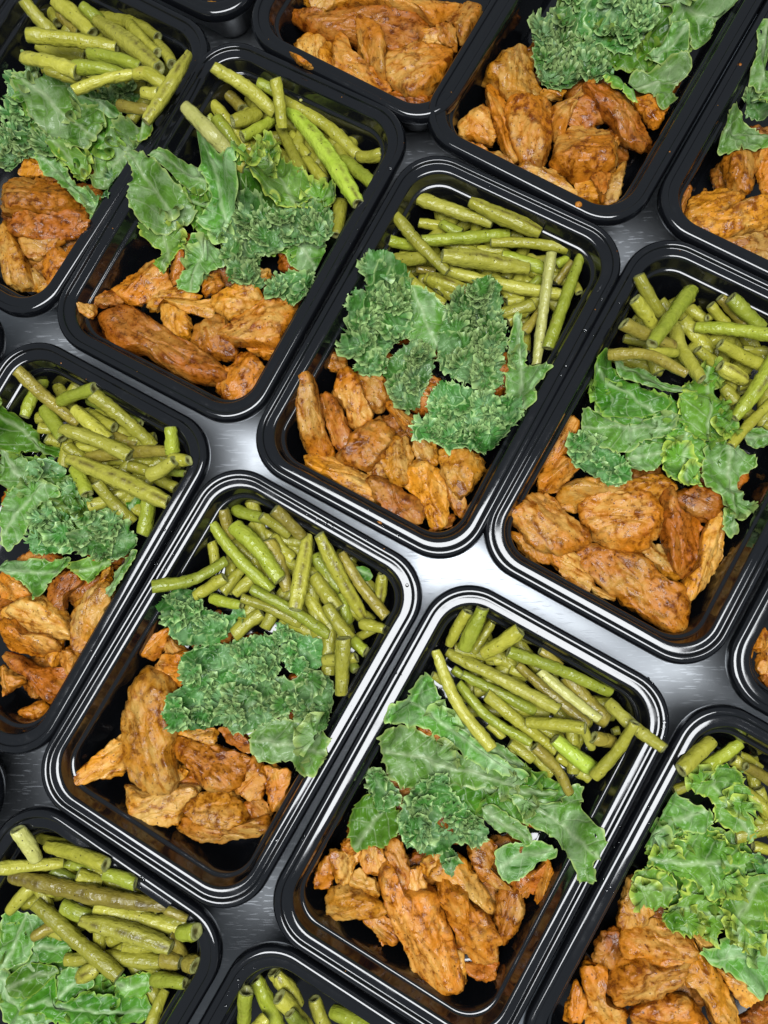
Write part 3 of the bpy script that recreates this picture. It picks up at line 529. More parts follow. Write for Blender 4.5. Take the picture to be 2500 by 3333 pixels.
def build_trays():
    rv, rq, _ = prof_mesh(RIM); bv_, bq, bt = prof_mesh(BASIN, True)
    first = None
    for k, (x, y, a) in TRAYS.items():
        e = bpy.data.objects.new('meal_tray', None); scene.collection.objects.link(e)
        e.location = (x, y, ZR); e.rotation_euler = (0, 0, math.radians(a)); e.empty_display_size = 0.02
        tag(e, TRAY_LABEL[k], 'meal tray', 'black plastic meal trays laid out on the steel table')
        if first is None:
            r = mesh_obj('rim', rv, rq, PLASTIC, parent=e); b = mesh_obj('basin', bv_, bq, PLASTIC, parent=e, tris=bt)
            first = (r, b)
        else:
            for s in first:
                c = s.copy(); scene.collection.objects.link(c); c.parent = e
build_trays()

# ------------------------------------------------------------------ support height map (1 mm cells, heights relative to the rim)
HX0, HY0, HN, HM = -0.62, -0.62, 1240, 1400
HMAP = np.full((HN, HM), -0.050, np.float32)
KMASK = np.zeros((HN, HM), bool)                # where greens lie
def tray_local(k, P):
    x, y, a = TRAYS[k]; a = math.radians(a); c, s = math.cos(a), math.sin(a)
    dx, dy = P[..., 0] - x, P[..., 1] - y
    return dx * c + dy * s, -dx * s + dy * c
def tray_world(k, lx, ly):
    x, y, a = TRAYS[k]; a = math.radians(a); c, s = math.cos(a), math.sin(a)
    return x + lx * c - ly * s, y + lx * s + ly * c
BASE = -0.026
def init_hmap():
    gx, gy = np.meshgrid(HX0 + np.arange(HN) * 0.001, HY0 + np.arange(HM) * 0.001, indexing='ij')
    G = np.stack([gx, gy], -1)
    for k in TRAYS:
        lx, ly = tray_local(k, G)
        def sd(d):
            hw, hl = TW / 2 - d, TL / 2 - d; r = max(TR_ - 0.72 * d, 0.01)
            qx, qy = np.abs(lx) - (hw - r), np.abs(ly) - (hl - r)
            return np.sqrt(np.maximum(qx, 0) ** 2 + np.maximum(qy, 0) ** 2) + np.minimum(np.maximum(qx, qy), 0) - r
        o = sd(0.0); i = sd(0.0108)
        HMAP[o < 0] = -0.001
        HMAP[i < 0] = np.maximum(-0.003 + i[i < 0] * 3.0, BASE)
init_hmap()
def hidx(P):
    ix = np.clip(np.round((P[..., 0] - HX0) * 1000).astype(int), 1, HN - 2)
    iy = np.clip(np.round((P[..., 1] - HY0) * 1000).astype(int), 1, HM - 2)
    return ix, iy
def hget(P):
    ix, iy = hidx(P); return HMAP[ix, iy]
def hput(P, z):
    ix, iy = hidx(P)
    for dx in (0, 1):
        for dy in (0, 1):
            np.maximum.at(HMAP, (ix + dx, iy + dy), z.astype(np.float32))

def spline(pts, n, closed=False):
    """Catmull-Rom through points, resampled evenly"""
    P = np.asarray(pts, float)
    if closed:
        Q = np.vstack([P[-1], P, P[0], P[1]]); m = len(P)
    else:
        Q = np.vstack([2 * P[0] - P[1], P, 2 * P[-1] - P[-2]]); m = len(P) - 1
    out = []
    for i in range(m):
        a, b, c, d = Q[i], Q[i + 1], Q[i + 2], Q[i + 3]
        t = np.linspace(0, 1, 16, endpoint=False)[:, None]
        out.append(0.5 * (2 * b + (c - a) * t + (2 * a - 5 * b + 4 * c - d) * t ** 2 + (3 * b - a - 3 * c + d) * t ** 3))
    if not closed: out.append(P[-1:])
    C = np.vstack(out)
    if closed: C = np.vstack([C, C[:1]])
    L = np.concatenate([[0], np.cumsum(np.linalg.norm(np.diff(C, axis=0), axis=1))])
    t = np.linspace(0, L[-1], n + 1)[:-1] if closed else np.linspace(0, L[-1], n)
    return np.stack([np.interp(t, L, C[:, k]) for k in range(C.shape[1])], 1), L[-1]

rng = random.Random(11)
NAMES = []                                     # (object, tray, class words, noun, group) -> labels once all are known

# ------------------------------------------------------------------ beans
def bean_mesh(C, rad, code, flags, seed):
    """C: (n,3) centre line"""
    n = len(C); ns = 14
    T = np.gradient(C, axis=0); T /= np.linalg.norm(T, axis=1)[:, None]
    N = np.stack([-T[:, 1], T[:, 0], 0 * T[:, 0]], 1); ln = np.linalg.norm(N, axis=1)[:, None]
    N = np.where(ln > 1e-3, N / np.maximum(ln, 1e-6), np.array([[1.0, 0, 0]]))
    B = np.cross(T, N)
    L = np.concatenate([[0], np.cumsum(np.linalg.norm(np.diff(C, axis=0), axis=1))])
    tt = L / L[-1]
    prof = rad * (1 + 0.10 * noise1(L * 130 + seed * 7.1, seed) + 0.05 * noise1(L * 420, seed + 3))
    prof = prof * (1 - 0.16 * tt * (1 if seed % 2 else 0) - 0.16 * (1 - tt) * (0 if seed % 2 else 1))
    prof = prof * (1 - 0.10 * np.clip((np.abs(tt - 0.5) - 0.36) / 0.14, 0, 1))
    if 's' in flags: prof = prof * (0.80 + 0.30 * np.sin(np.pi * np.clip(tt, 0, 1)) ** 0.8)
    a = np.arange(ns) / ns * 2 * np.pi
    roll = (seed * 1.7) % 6.28 + 0.6 * noise1(tt * 2, seed + 5)
    if 's' in flags: roll = 1.35 + 0 * tt
    aa = a[None, :] + 0 * tt[:, None]
    ph = a[None, :] - roll[:, None]
    dseam = np.abs((ph + np.pi) % (2 * np.pi) - np.pi)
    dseam2 = np.abs((ph) % (2 * np.pi) - np.pi)
    rr = prof[:, None] * (1 + 0.07 * np.cos(2 * ph))
    groove = np.exp(-(dseam / (0.75 if code == 'b' and 's' in flags else 0.28)) ** 2)
    rr = rr * (1 - (0.20 if 's' in flags else 0.06) * groove - 0.03 * np.exp(-(dseam2 / 0.3) ** 2))
    P = C[:, None, :] + rr[..., None] * (np.cos(aa)[..., None] * N[:, None, :] + np.sin(aa)[..., None] * B[:, None, :])
    nz = fbm(P.reshape(-1, 3) * 320 + seed, seed, 2).reshape(n, ns)
    P = P + (nz * rad * 0.13)[..., None] * (np.cos(aa)[..., None] * N[:, None, :] + np.sin(aa)[..., None] * B[:, None, :])
    V = [P.reshape(-1, 3)]; seam = [(groove * (1.0 if 's' in flags else 0.25)).ravel()]
    bv = [np.stack([np.repeat(L, ns), (rr * np.cos(ph)).ravel(), (rr * np.sin(ph)).ravel()], 1)]
    cap = [np.zeros(n * ns)]
    Q = [ring_quads(n, ns)]
    nv = n * ns; tris = []
    for end in (0, 1):
        i = 0 if end == 0 else n - 1
        sgn = -1 if end == 0 else 1
        cut = (noise1(np.array([seed * 1.3 + end]), 9)[0]) * 0.8
        c0 = C[i]; R0 = P[i] - c0
        rings = []
        hollow = 'h' in flags and end == (0 if seed % 3 else 0)
        spec = ((0.93, 0.10, 0.30), (0.66, 0.02, 0.45), (0.45, -0.10 if not hollow else -0.55, 0.62), (0.22, -0.14 if not hollow else -1.0, 1.0))
        prev = np.arange(ns) + i * ns
        # slanted cut of the last ring
        sl = (R0 @ N[i]) / rad * cut * rad * 0.5
        V[0][i * ns:(i + 1) * ns] += sgn * T[i] * sl[:, None]
        for f, dz, cv in spec:
            ring = c0 + R0 * f + sgn * T[i] * (sl[:, None] * f + dz * rad)
            V.append(ring); cap.append(np.full(ns, cv)); seam.append(np.zeros(ns))
            bv.append(np.column_stack([np.full(ns, L[i] + 0.1), R0 @ N[i] * f, R0 @ B[i] * f]))
            cur = np.arange(ns) + nv; nv += ns
            nx = np.roll(np.arange(ns), -1)
            q = np.stack([prev, cur, cur[nx], prev[nx]], 1) if end == 0 else np.stack([prev, prev[nx], cur[nx], cur], 1)
            Q.append(q); prev = cur
        V.append((c0 + sgn * T[i] * spec[-1][1] * rad)[None]); cap.append([1.0]); seam.append([0]); bv.append([[L[i] + .1, 0, 0]])
        ci = nv; nv += 1
        for j in range(ns):
            j2 = (j + 1) % ns
            tris.append((prev[j2], prev[j], ci) if end == 0 else (prev[j], prev[j2], ci))
    Q = np.concatenate(Q)[:, ::-1]; tris = np.asarray(tris)[:, ::-1]
    o0 = C.mean(0)
    return mesh_obj('green_bean', np.vstack(V), Q, BEANS[code], o0, {'bv': np.vstack(bv), 'cap': np.concatenate(cap), 'seam': np.concatenate(seam)}, tris=tris)

def place_bean(tray, reg, nums, code, flags, seed):
    s = REG[reg][2]
    w = nums[-1] * s; pp = src(reg, nums[:-1])
    z = -0.010
    for it in range(3):
        W = at(pp, ZR + z)
        # width in metres at this depth
        a = at([pp[0], pp[0] + (w, 0)], ZR + z); rad = np.linalg.norm(a[1] - a[0]) / 2 * 0.93
        rad = min(max(rad, 0.0026), 0.0066)
        n0 = 15
        if len(W) == 2:
            d = W[1] - W[0]; nrm = np.array([-d[1], d[0]]); mid = (W[0] + W[1]) / 2 + nrm * 0.03 * math.sin(seed * 2.3)
            W3 = np.vstack([W[0], mid, W[1]])
        else:
            W3 = W
        C2, L = spline(W3, n0)
        T = np.gradient(C2, axis=0); T /= np.linalg.norm(T, axis=1)[:, None]
        Nn = np.stack([-T[:, 1], T[:, 0]], 1)
        h = np.max(np.stack([hget(C2 + Nn * rad * f) - (0.25 * rad if f else 0) for f in (-0.6, 0, 0.6)]), 0) + rad * 0.62
        t = np.linspace(-0.5, 0.5, n0)
        best = None
        for b in np.linspace(-0.42, 0.42, 29) * L:
            r = np.sort(h - b * t)
            av = r[-2]
            if best is None or av < best[0]: best = (av, b)
        zc = best[0] + best[1] * t
        zc = np.minimum(zc, 0.016)
        z = float(zc.mean())
    # re-project each point at its own height so the bean keeps its place in the picture
    n = max(8, int(L / 0.0022))
    tt = np.linspace(0, 1, n)
    C2, L = spline(W3, n)
    zz = np.interp(tt, np.linspace(0, 1, n0), zc)
    C3 = np.column_stack([C2, ZR + zz])
    pxs, _ = spline(np.vstack([pp[0], (src(reg, nums[2:4])[0] if len(pp) > 2 else (pp[0] + pp[1]) / 2), pp[-1]]) if len(pp) > 2 else np.vstack([pp[0], (pp[0] + pp[1]) / 2, pp[1]]), n)
    for i in range(n):
        C3[i, :2] = at(pxs[i], C3[i, 2])[0]
    if len(pp) == 2:
        d = C3[-1, :2] - C3[0, :2]; nr = np.array([-d[1], d[0]])
        C3[:, :2] += nr[None] * (0.035 * math.sin(seed * 2.3)) * (1 - (2 * tt[:, None] - 1) ** 2)
    C3[:, 2] += rad * 0.25 * noise1(tt * 2.1, seed)
    o = bean_mesh(C3, rad, code, flags, seed)
    T = np.gradient(C3[:, :2], axis=0); T /= np.linalg.norm(T, axis=1)[:, None] + 1e-9
    Nn = np.stack([-T[:, 1], T[:, 0]], 1)
    for f in (-0.85, -0.5, 0, 0.5, 0.85):
        P = C3[:, :2] + Nn * rad * f
        hput(P, C3[:, 2] - ZR + rad * math.sqrt(1 - f * f))
        hput((P[1:] + P[:-1]) / 2, ((C3[1:, 2] + C3[:-1, 2]) / 2 - ZR + rad * math.sqrt(1 - f * f)))
    px = to_px(C3).mean(0)
    size = 'short' if L < 0.026 else ('long' if L > 0.052 else 'medium-length')
    sp = ' split' if 's' in flags else (' hollow-ended' if 'h' in flags else '')
    NAMES.append((o, tray, size + ' ' + BEAN_WORD[code] + sp, 'bean', px))
    return o

# ------------------------------------------------------------------ chicken
def chicken_mesh(poly, zb, thick, mi, seed, plane):
    """poly (m,2) world outline; zb base height; plane (gx,gy) tilt"""
    NA, NT, NB = 92, 21, 5
    O, per = spline(poly, NA, True)
    O = (np.roll(O, 1, 0) + 2 * O + np.roll(O, -1, 0)) / 4
    c = O.mean(0)
    M = O - c
    cov = M.T @ M; w, U = np.linalg.eigh(cov); ax = U[:, 1]
    ang = math.atan2(ax[1], ax[0])
    s_top = np.concatenate([[1.0, 0.985, 0.96], np.linspace(0.925, 0.04, NT - 3)])
    s_bot = np.array([0.55, 0.8, 0.92, 0.98, 1.0])[:NB]
    r_ = np.random.RandomState(seed)
    # ridge axis: the section is thicker along the long axis line
    V = []; 
    for s in s_bot[:-1]:
        z = -0.42 * (1 - s ** 3.0)
        V.append(np.column_stack([c + M * (0.35 + 0.65 * s), np.full(NA, z)]))
    pw = r_.uniform(2.6, 4.6)
    for s in s_top:
        z = (1 - s ** pw) ** (1 / 2.0)
        V.append(np.column_stack([c + M * s, np.full(NA, z)]))
    V = np.concatenate(V)
    top = V[:, 2] > 0
    # flat cut facets
    d = np.stack([(V[:, 0] - c[0]), (V[:, 1] - c[1])], 1)
    ext = np.sqrt(w / NA) * 1.7 + 1e-6
    u = d @ U[:, 1] / ext[1]; v = d @ U[:, 0] / ext[0]
    ztop = V[:, 2].copy()
    cut = np.zeros(len(V)); cs = r_.uniform(0.5, 1.0) if r_.rand() < 0.5 else 0.0
    for k in range(3):
        th = r_.uniform(0, 6.28); g = r_.uniform(0.35, 1.0); h0 = r_.uniform(0.68, 0.95)
        pl = h0 + g * (np.cos(th) * v + 0.6 * np.sin(th) * u)
        if k == 0: cut = np.where(top, cs * np.clip((ztop - pl) * 7 + 0.3, 0, 1), 0)
        ztop = np.where(top, -np.log(np.exp(-ztop * 22) + np.exp(-np.maximum(pl, 0.15) * 22)) / 22, ztop)
    V[:, 2] = np.where(top, np.maximum(ztop, 0), V[:, 2]) * thick
    p3 = np.column_stack([d, V[:, 2]])
    # texture space with the fibres along the long axis
    cv = np.column_stack([d @ U[:, 1], d @ U[:, 0], V[:, 2]])
    tw = r_.uniform(-0.4, 0.4); ct, st = math.cos(tw), math.sin(tw)
    cv = np.column_stack([cv[:, 0] * ct - cv[:, 1] * st, cv[:, 0] * st + cv[:, 1] * ct, cv[:, 2]])
    q = p3 + seed * 0.137
    n1 = fbm(q * 75, seed, 2); n2 = fbm(q * 230, seed + 5, 2)
    fibre = fbm(cv * np.array([60, 330, 330]) + seed, seed + 9, 2)
    ridg = 1 - np.abs(noise(cv * np.array([45, 120, 120]) + seed * 1.1, seed + 21)) * 2
    sc = min(thick, 0.016)
    dz = sc * (0.12 * n1 + 0.04 * n2 + 0.03 * fibre) - sc * 0.16 * np.clip(ridg - 0.74, 0, 1) * 2
    lat = 0.0016 * fbm(q * 150 + 31, seed + 2, 2) + 0.0009 * noise(q * 470, seed + 4)
    dirv = d / (np.linalg.norm(d, axis=1)[:, None] + 1e-6)
    edge = np.clip(np.linalg.norm(np.stack([u, v], 1), axis=1), 0, 1)[:, None]
    V[:, :2] += dirv * lat[:, None] * edge * 1.6
    V[:, 2] += np.where(top, dz, dz * 0.3)
    V[:, 2] += zb + d @ np.asarray(plane)
    nr = NB - 1 + NT
    Q = ring_quads(nr, NA)
    # caps
    cb = len(V); ctp = cb + 1
    V = np.vstack([V, [(*c, V[:NA, 2].mean())], [(*c, V[(nr - 1) * NA:nr * NA, 2].mean())]])
    cv = np.vstack([cv, [(0, 0, 0)], [(0, 0, thick)]]); cut = np.append(cut, [0, cut[-NA:].mean()])
    j = np.arange(NA); j2 = (j + 1) % NA
    T1 = np.stack([j2, j, np.full(NA, cb)], 1); T2 = np.stack([(nr - 1) * NA + j, (nr - 1) * NA + j2, np.full(NA, ctp)], 1)
    org = (c[0], c[1], zb)
    o = mesh_obj('chicken_piece', V, Q, CHICK[mi], org, {'cv': cv, 'cut': cut}, tris=np.vstack([T1, T2]))
    return o, V[NB * NA:nr * NA], per

def inside(poly, P):
    x, y = P[:, 0], P[:, 1]; r = np.zeros(len(P), bool); n = len(poly)
    for i in range(n):
        x1, y1 = poly[i]; x2, y2 = poly[(i + 1) % n]
        cnd = ((y1 > y) != (y2 > y)) & (x < (x2 - x1) * (y - y1) / (y2 - y1 + 1e-12) + x1)
        r ^= cnd
    return r
def foot(poly, step=0.0015):
    lo, hi = poly.min(0), poly.max(0)
    gx, gy = np.meshgrid(np.arange(lo[0], hi[0], step), np.arange(lo[1], hi[1], step))
    P = np.stack([gx.ravel(), gy.ravel()], 1)
    return P[inside(poly, P)]
def area_of(p):
    return 0.5 * abs(np.dot(p[:, 0], np.roll(p[:, 1], -1)) - np.dot(p[:, 1], np.roll(p[:, 0], -1)))
def place_chicken(tray, reg, nums, seed):
    pp = src(reg, nums)
    z = -0.012
    for it in range(2):
        W = at(pp, ZR + z)
        W = W.mean(0) + (W - W.mean(0)) * 1.06
        A = area_of(W)
        thick = min(max(0.55 * math.sqrt(A), 0.008), 0.018)
        P = foot(W)
        if len(P) < 8: P = W
        h = hget(P)
        c = W.mean(0); D = P - c
        M = np.column_stack([D, np.ones(len(D))])
        sol = np.linalg.lstsq(M, h, rcond=None)[0]
        g = sol[:2]; gn = np.linalg.norm(g)
        if gn > 0.42: g = g * 0.42 / gn
        zb = np.percentile(h - D @ g, 55)
        zb = min(zb, 0.006 - thick * 0.7)
        z = zb + thick * 0.45
    mi = (seed * 7 + (seed // 3)) % 4
    if mi == 3 and seed % 2: mi = 0
    o, vt, per = chicken_mesh(W, ZR + zb, thick, mi, seed, g)
    hput(vt[:, :2], vt[:, 2] - ZR)
    P = foot(W, 0.001)
    if len(P):
        # fill cells between vertices
        e = np.linalg.norm((P - c), axis=1)
        hput(P, (zb + thick * 0.45 + (P - c) @ g))
    size = 'small' if A < 0.00028 else ('large' if A > 0.00075 else 'medium')
    NAMES.append((o, tray, size, 'chicken', to_px([(*c, ZR + z)])[0]))

# ------------------------------------------------------------------ kale
def box_blur(a, r):
    for ax in (0, 1):
        k = 2 * r + 1
        p = np.pad(a, [(r, r) if i == ax else (0, 0) for i in (0, 1)], mode='edge')
        cs = np.cumsum(p, axis=ax)
        cs = np.insert(cs, 0, 0, axis=ax)
        a = (np.take(cs, range(k, cs.shape[ax]), axis=ax) - np.take(cs, range(0, cs.shape[ax] - k), axis=ax)) / k
    return a
def max_filt(a, r):
    for ax in (0, 1):
        out = a.copy()
        for s in range(1, r + 1):
            out = np.maximum(out, np.maximum(np.roll(a, s, ax), np.roll(a, -s, ax)))
        a = out
    return a
KP = {'F': dict(lam=0.0120, A=0.0046, fw=0.0105, A2=0.0011, und=0.0062, cr=None, lobe=(0.0150, 0.00060, 0.0095), cup=0.42),
      'D': dict(lam=0.0115, A=0.0046, fw=0.0100, A2=0.0011, und=0.0060, cr=None, lobe=(0.0140, 0.00070, 0.0095)),
      'M': dict(lam=0.0095, A=0.0046, fw=0.0095, A2=0.0015, und=0.0055, cr=(0.0100, 0.0048, 0.0008), lobe=(0.0130, 0.00024, 0.0075), cup=0.5),
      'C': dict(lam=0.0078, A=0.0038, fw=0.0085, A2=0.0013, und=0.0062, cr=(0.0066, 0.0045, 0.0007), lobe=(0.0098, 0.000062, 0.0043), cup=0.72)}
def place_kale(tray, reg, code, nums, seed):
    k = KP[code]
    r_ = np.random.RandomState(seed + 500)
    pp = src(reg, nums)
    z = 0.0
    W = at(pp, ZR + z)
    lo, hi = W.min(0) - 0.012, W.max(0) + 0.012
    i0, j0 = hidx(lo); i1, j1 = hidx(hi)
    sub = HMAP[i0:i1, j0:j1]
    sup = box_blur(max_filt(box_blur(sub.astype(float), 1), 2), 4)
    def support(P):
        fx = np.clip((P[:, 0] - HX0) * 1000 - i0, 0, sub.shape[0] - 1.001); fy = np.clip((P[:, 1] - HY0) * 1000 - j0, 0, sub.shape[1] - 1.001)
        ix, iy = fx.astype(int), fy.astype(int); ax, ay = fx - ix, fy - iy
        return (sup[ix, iy] * (1 - ax) * (1 - ay) + sup[ix + 1, iy] * ax * (1 - ay) + sup[ix, iy + 1] * (1 - ax) * ay + sup[ix + 1, iy + 1] * ax * ay)
    c0 = W.mean(0)
    ztyp = float(np.mean(support(W * 0.6 + c0 * 0.4)))
    W = at(pp, ZR + ztyp + 0.003)
    W = W.mean(0) + (W - W.mean(0)) * (0.97 if code == 'C' else 1.0)
    per0 = spline(W, 60, True)[1]
    fw = min(k['fw'], 0.16 * math.sqrt(area_of(W)))
    sc = fw / k['fw']
    step = 0.00062 if code == 'C' else 0.0008
    n = int(per0 / step)
    O, per = spline(W, n, True)
    if area_of(O) and np.dot(O[:, 0], np.roll(O[:, 1], -1)) - np.dot(O[:, 1], np.roll(O[:, 0], -1)) < 0: O = O[::-1]
    # smoothed inner outline
    ks = max(3, int(0.006 / step))
    ker = np.hanning(2 * ks + 1); ker /= ker.sum()
    I = np.stack([np.convolve(np.concatenate([O[-ks:, a], O[:, a], O[:ks, a]]), ker, 'valid') for a in (0, 1)], 1)
    T = np.roll(I, -3, 0) - np.roll(I, 3, 0); T /= np.linalg.norm(T, axis=1)[:, None] + 1e-9
    Nn = np.stack([T[:, 1], -T[:, 0]], 1)
    B0 = I - Nn * fw * 0.75
    l = np.arange(n) * per / n
    c = B0.mean(0)
    M = B0 - c
    cov = M.T @ M; wv, U = np.linalg.eigh(cov)
    ax = U[:, 1] * (1 if r_.rand() < 0.5 else -1); pe = np.array([-ax[1], ax[0]])
    rings = []; edges = []
    NB = 9
    ua = M @ ax; lim = 0.72 * np.percentile(np.abs(ua), 96)
    F0 = c + np.clip(ua * 0.85, -lim, lim)[:, None] * ax
    def und(P, amp=1.0):
        p = np.column_stack([P * 42, np.full(len(P), seed * 0.77)])
        return (0.9 * noise(p, seed) + 0.55 * noise(p * 2.3, seed + 1) + (0.35 * noise(p * 5.0, seed + 2))) * k['und'] * amp
    def bladez(P): return support(P) + 0.0020 + und(P)
    for s in np.linspace(0.0, 1, NB):
        P = F0 + (B0 - F0) * s
        zz = bladez(P)
        if code in 'FDM':      # midrib fold
            vv = np.abs((P - c) @ pe)
            zz = zz + 0.0022 * np.exp(-(vv / 0.0035) ** 2) * (1 - s * 0.5) + 0.0012 * np.sin((((P - c) @ ax) - 0.8 * vv) * 2 * np.pi / 0.011) * np.clip(vv / 0.01, 0, 1)
        rings.append(np.column_stack([P, zz])); edges.append(np.full(n, 0.0))
    zb = rings[-1][:, 2].copy()
    lam, A, A2 = k['lam'], k['A'] * sc, k['A2'] * sc
    cyc = max(3, round(per / lam))
    nl = noise1(np.cos(l / per * 2 * np.pi) * per * 16 + seed, seed + 7) + noise1(np.sin(l / per * 2 * np.pi) * per * 16 - seed, seed + 8)
    ph = 2 * np.pi * cyc * l / per + 2.6 * nl
    ph2 = ph * 2.71 + 3 * nl; ph2 = 2 * np.pi * round(cyc * 2.7) * l / per + 5 * nl
    amp = 0.55 + 0.75 * np.abs(nl)
    lift = 0.0022 * noise1(np.cos(l / per * 6.283) * 4 + seed, seed + 12) + 0.0008
    NF = 9 if code in 'CM' else 8
    slope = np.gradient(zb)
    wid = fw * (0.95 + 0.45 * nl)
    for q in range(1, NF + 1):
        w = q / NF
        zoff = A * amp * w ** 1.25 * np.sin(ph) + A2 * w ** 2.5 * np.sin(ph2) + lift * w ** 2 - 0.0018 * w ** 2
        tan = (A * 0.85) * w ** 1.6 * np.cos(ph) * amp + A2 * 0.7 * w ** 3 * np.cos(ph2)
        out = wid * w * (1 - 0.30 * w * np.abs(np.sin(ph)) * amp) + A2 * 0.9 * w ** 3 * np.sin(ph2 + 1.0)
        P = B0 + Nn * out[:, None] + T * tan[:, None]
        rings.append(np.column_stack([P, np.maximum(zb + zoff, support(P) + 0.0004)])); edges.append(np.full(n, w))
    V = np.concatenate(rings); E = np.concatenate(edges)
    nr = len(rings)
    Q = ring_quads(nr, n)
    ci = len(V)
    tr = None
    # curled tissue: the leaf surface thrown into winding, steep crests
    A_ = area_of(W)
    Vs = [V]; Es = [E]; Qs = [Q]; nv = len(V)
    ampc = 0.003
    if k['cr']:
        lamc, ampc, g = k['cr']
        lo2, hi2 = O.min(0) - 0.004, O.max(0) + 0.004
        nx, ny = int((hi2[0] - lo2[0]) / g) + 2, int((hi2[1] - lo2[1]) / g) + 2
        gx, gy = np.meshgrid(lo2[0] + np.arange(nx) * g, lo2[1] + np.arange(ny) * g, indexing='ij')
        P = np.stack([gx.ravel(), gy.ravel()], 1)
        def n2(Pq, f, s_): return noise(np.column_stack([Pq * f, np.full(len(Pq), seed * 0.61 + s_)]), seed + s_)
        # ragged, scalloped outline
        J = P + np.column_stack([n2(P, 260, 1) + 0.6 * n2(P, 620, 2), n2(P, 260, 3) + 0.6 * n2(P, 620, 4)]) * 0.0026
        keep = inside(O, J)
        if code == 'M':
            cc = np.linalg.norm((P - c) / (np.abs(M).max(0) + 1e-6), axis=1)
            keep &= (n2(P, 55, 9) + 0.9 * (cc - 0.55)) > -0.05
        wp = P + np.column_stack([n2(P, 1 / (lamc * 0.75), 11), n2(P, 1 / (lamc * 0.75), 12)]) * lamc * 0.30 \
               + np.column_stack([n2(P, 1 / (lamc * 0.36), 13), n2(P, 1 / (lamc * 0.36), 14)]) * lamc * 0.13
        r1 = 1 - np.clip(np.abs(n2(wp, 0.55 / lamc, 21)) * 2.4, 0, 1)
        r2 = 1 - np.clip(np.abs(n2(wp, 1.0 / lamc, 22)) * 2.2, 0, 1)
        r3 = 1 - np.clip(np.abs(n2(wp, 2.1 / lamc, 23)) * 2.2, 0, 1)
        crest = np.maximum(r1 ** 1.6 * 1.0, r2 ** 1.7 * 0.92)
        crest = np.maximum(crest, 0.70 * r3 ** 1.6) if code == 'C' else crest
        big = 0.5 + 0.5 * n2(P, 0.28 / lamc, 31)
        zz = bladez(P) - 0.0012 + ampc * sc * (crest * (0.65 + 0.55 * big) + 0.25 * big)
        lat = np.column_stack([n2(P, 1 / (lamc * 0.8), 41), n2(P, 1 / (lamc * 0.8), 42)]) * lamc * 0.34 * crest[:, None]
        idx = -np.ones(nx * ny, int)
        a_, b_ = np.meshgrid(np.arange(nx - 1), np.arange(ny - 1), indexing='ij'); a_ = a_.ravel(); b_ = b_.ravel()
        qd = np.stack([a_ * ny + b_, (a_ + 1) * ny + b_, (a_ + 1) * ny + b_ + 1, a_ * ny + b_ + 1], 1)
        qd = qd[keep[qd].all(1)]
        us = np.unique(qd); idx[us] = np.arange(len(us))
        Vs.append(np.column_stack([P + lat, zz])[us]); Es.append((np.clip((crest - 0.45) / 0.55, 0, 1) ** 1.2)[us])
        Qs.append(idx[qd][:, ::-1] + nv); nv += len(us)
    # free frilled lobes overlapping each other
    R0, dens, lamf = k['lobe']
    NR, NT_ = 7, 80
    for _ in range(int(A_ / dens)):
        s0 = math.sqrt(r_.rand()) * 0.84; b0 = F0[0] * 0; ii = r_.randint(n); b0 = F0[ii] + (B0[ii] - F0[ii]) * s0
        R = R0 * r_.uniform(0.65, 1.25) * max(sc, 0.7)
        span = r_.uniform(2.0, 4.0); th = r_.uniform(0, 6.283) + np.linspace(-span / 2, span / 2, NT_)
        kf = max(3.0, span * R / lamf); f1 = np.linspace(0, 1, NT_) * kf * 2 * np.pi + 3.4 * noise1(np.linspace(0, 7, NT_) + _ * 3.1, seed) + r_.uniform(0, 6)
        rv = 1 + 0.28 * noise1(np.linspace(0, 4, NT_) + _ * 1.7, seed + 6)
        f2 = f1 * 2.6 + 2 * noise1(np.linspace(0, 9, NT_) + _, seed + 2)
        tilt = r_.uniform(0.15, 0.75); dirn = r_.uniform(0, 6.283)
        z0 = float(bladez(b0[None])[0]) + ampc * 0.3
        Af = lamf * 0.46
        for q in range(NR):
            w = ((q + 0.5) / (NR - 0.5)) ** 0.75
            rad = R * w * (1 + (rv - 1) * w) * (1 - 0.10 * w ** 2 * np.sin(f1 + 0.8)) + 0.0007 * w ** 3 * np.sin(f2)
            tng = Af * 1.0 * w ** 3.0 * np.cos(f1) + 0.0005 * w ** 3 * np.cos(f2)
            x_ = rad * np.cos(th) - tng * np.sin(th); y_ = rad * np.sin(th) + tng * np.cos(th)
            h_ = (x_ * math.cos(dirn) + y_ * math.sin(dirn)) * math.tan(tilt) * 0.6 + R * k.get('cup', 0.30) * w ** 1.8 + Af * 1.25 * w ** 3.2 * np.sin(f1) + 0.0006 * w ** 2 * np.sin(f2)
            Vs.append(np.column_stack([b0[0] + x_, b0[1] + y_, z0 + np.maximum(h_, -0.002)])); Es.append(np.full(NT_, 0.1 + 0.9 * w ** 1.5))
        i = np.arange(NR - 1)[:, None]; j = np.arange(NT_ - 1)[None]
        Qs.append((np.stack([i * NT_ + j, i * NT_ + j + 1, (i + 1) * NT_ + j + 1, (i + 1) * NT_ + j], -1) + nv).reshape(-1, 4))
        nv += NR * NT_
    V = np.vstack(Vs); E = np.concatenate(Es); Q = np.concatenate(Qs)
    V[:, 2] += ZR
    d = V[:, :2] - c
    lv = np.column_stack([d @ ax, d @ pe, np.zeros(len(d))])
    o = mesh_obj('kale_leaf', V, Q[:, ::-1], KALE[code], (c[0], c[1], ZR + float(zb.mean())), {'edge': E, 'lv': lv}, tris=tr)
    P = foot(W, 0.001)
    if len(P):
        hput(P, bladez(P) + 0.0005)
        KMASK[hidx(P)] = True
    size = 'small' if A_ < 0.0006 else ('large' if A_ > 0.0018 else 'medium')
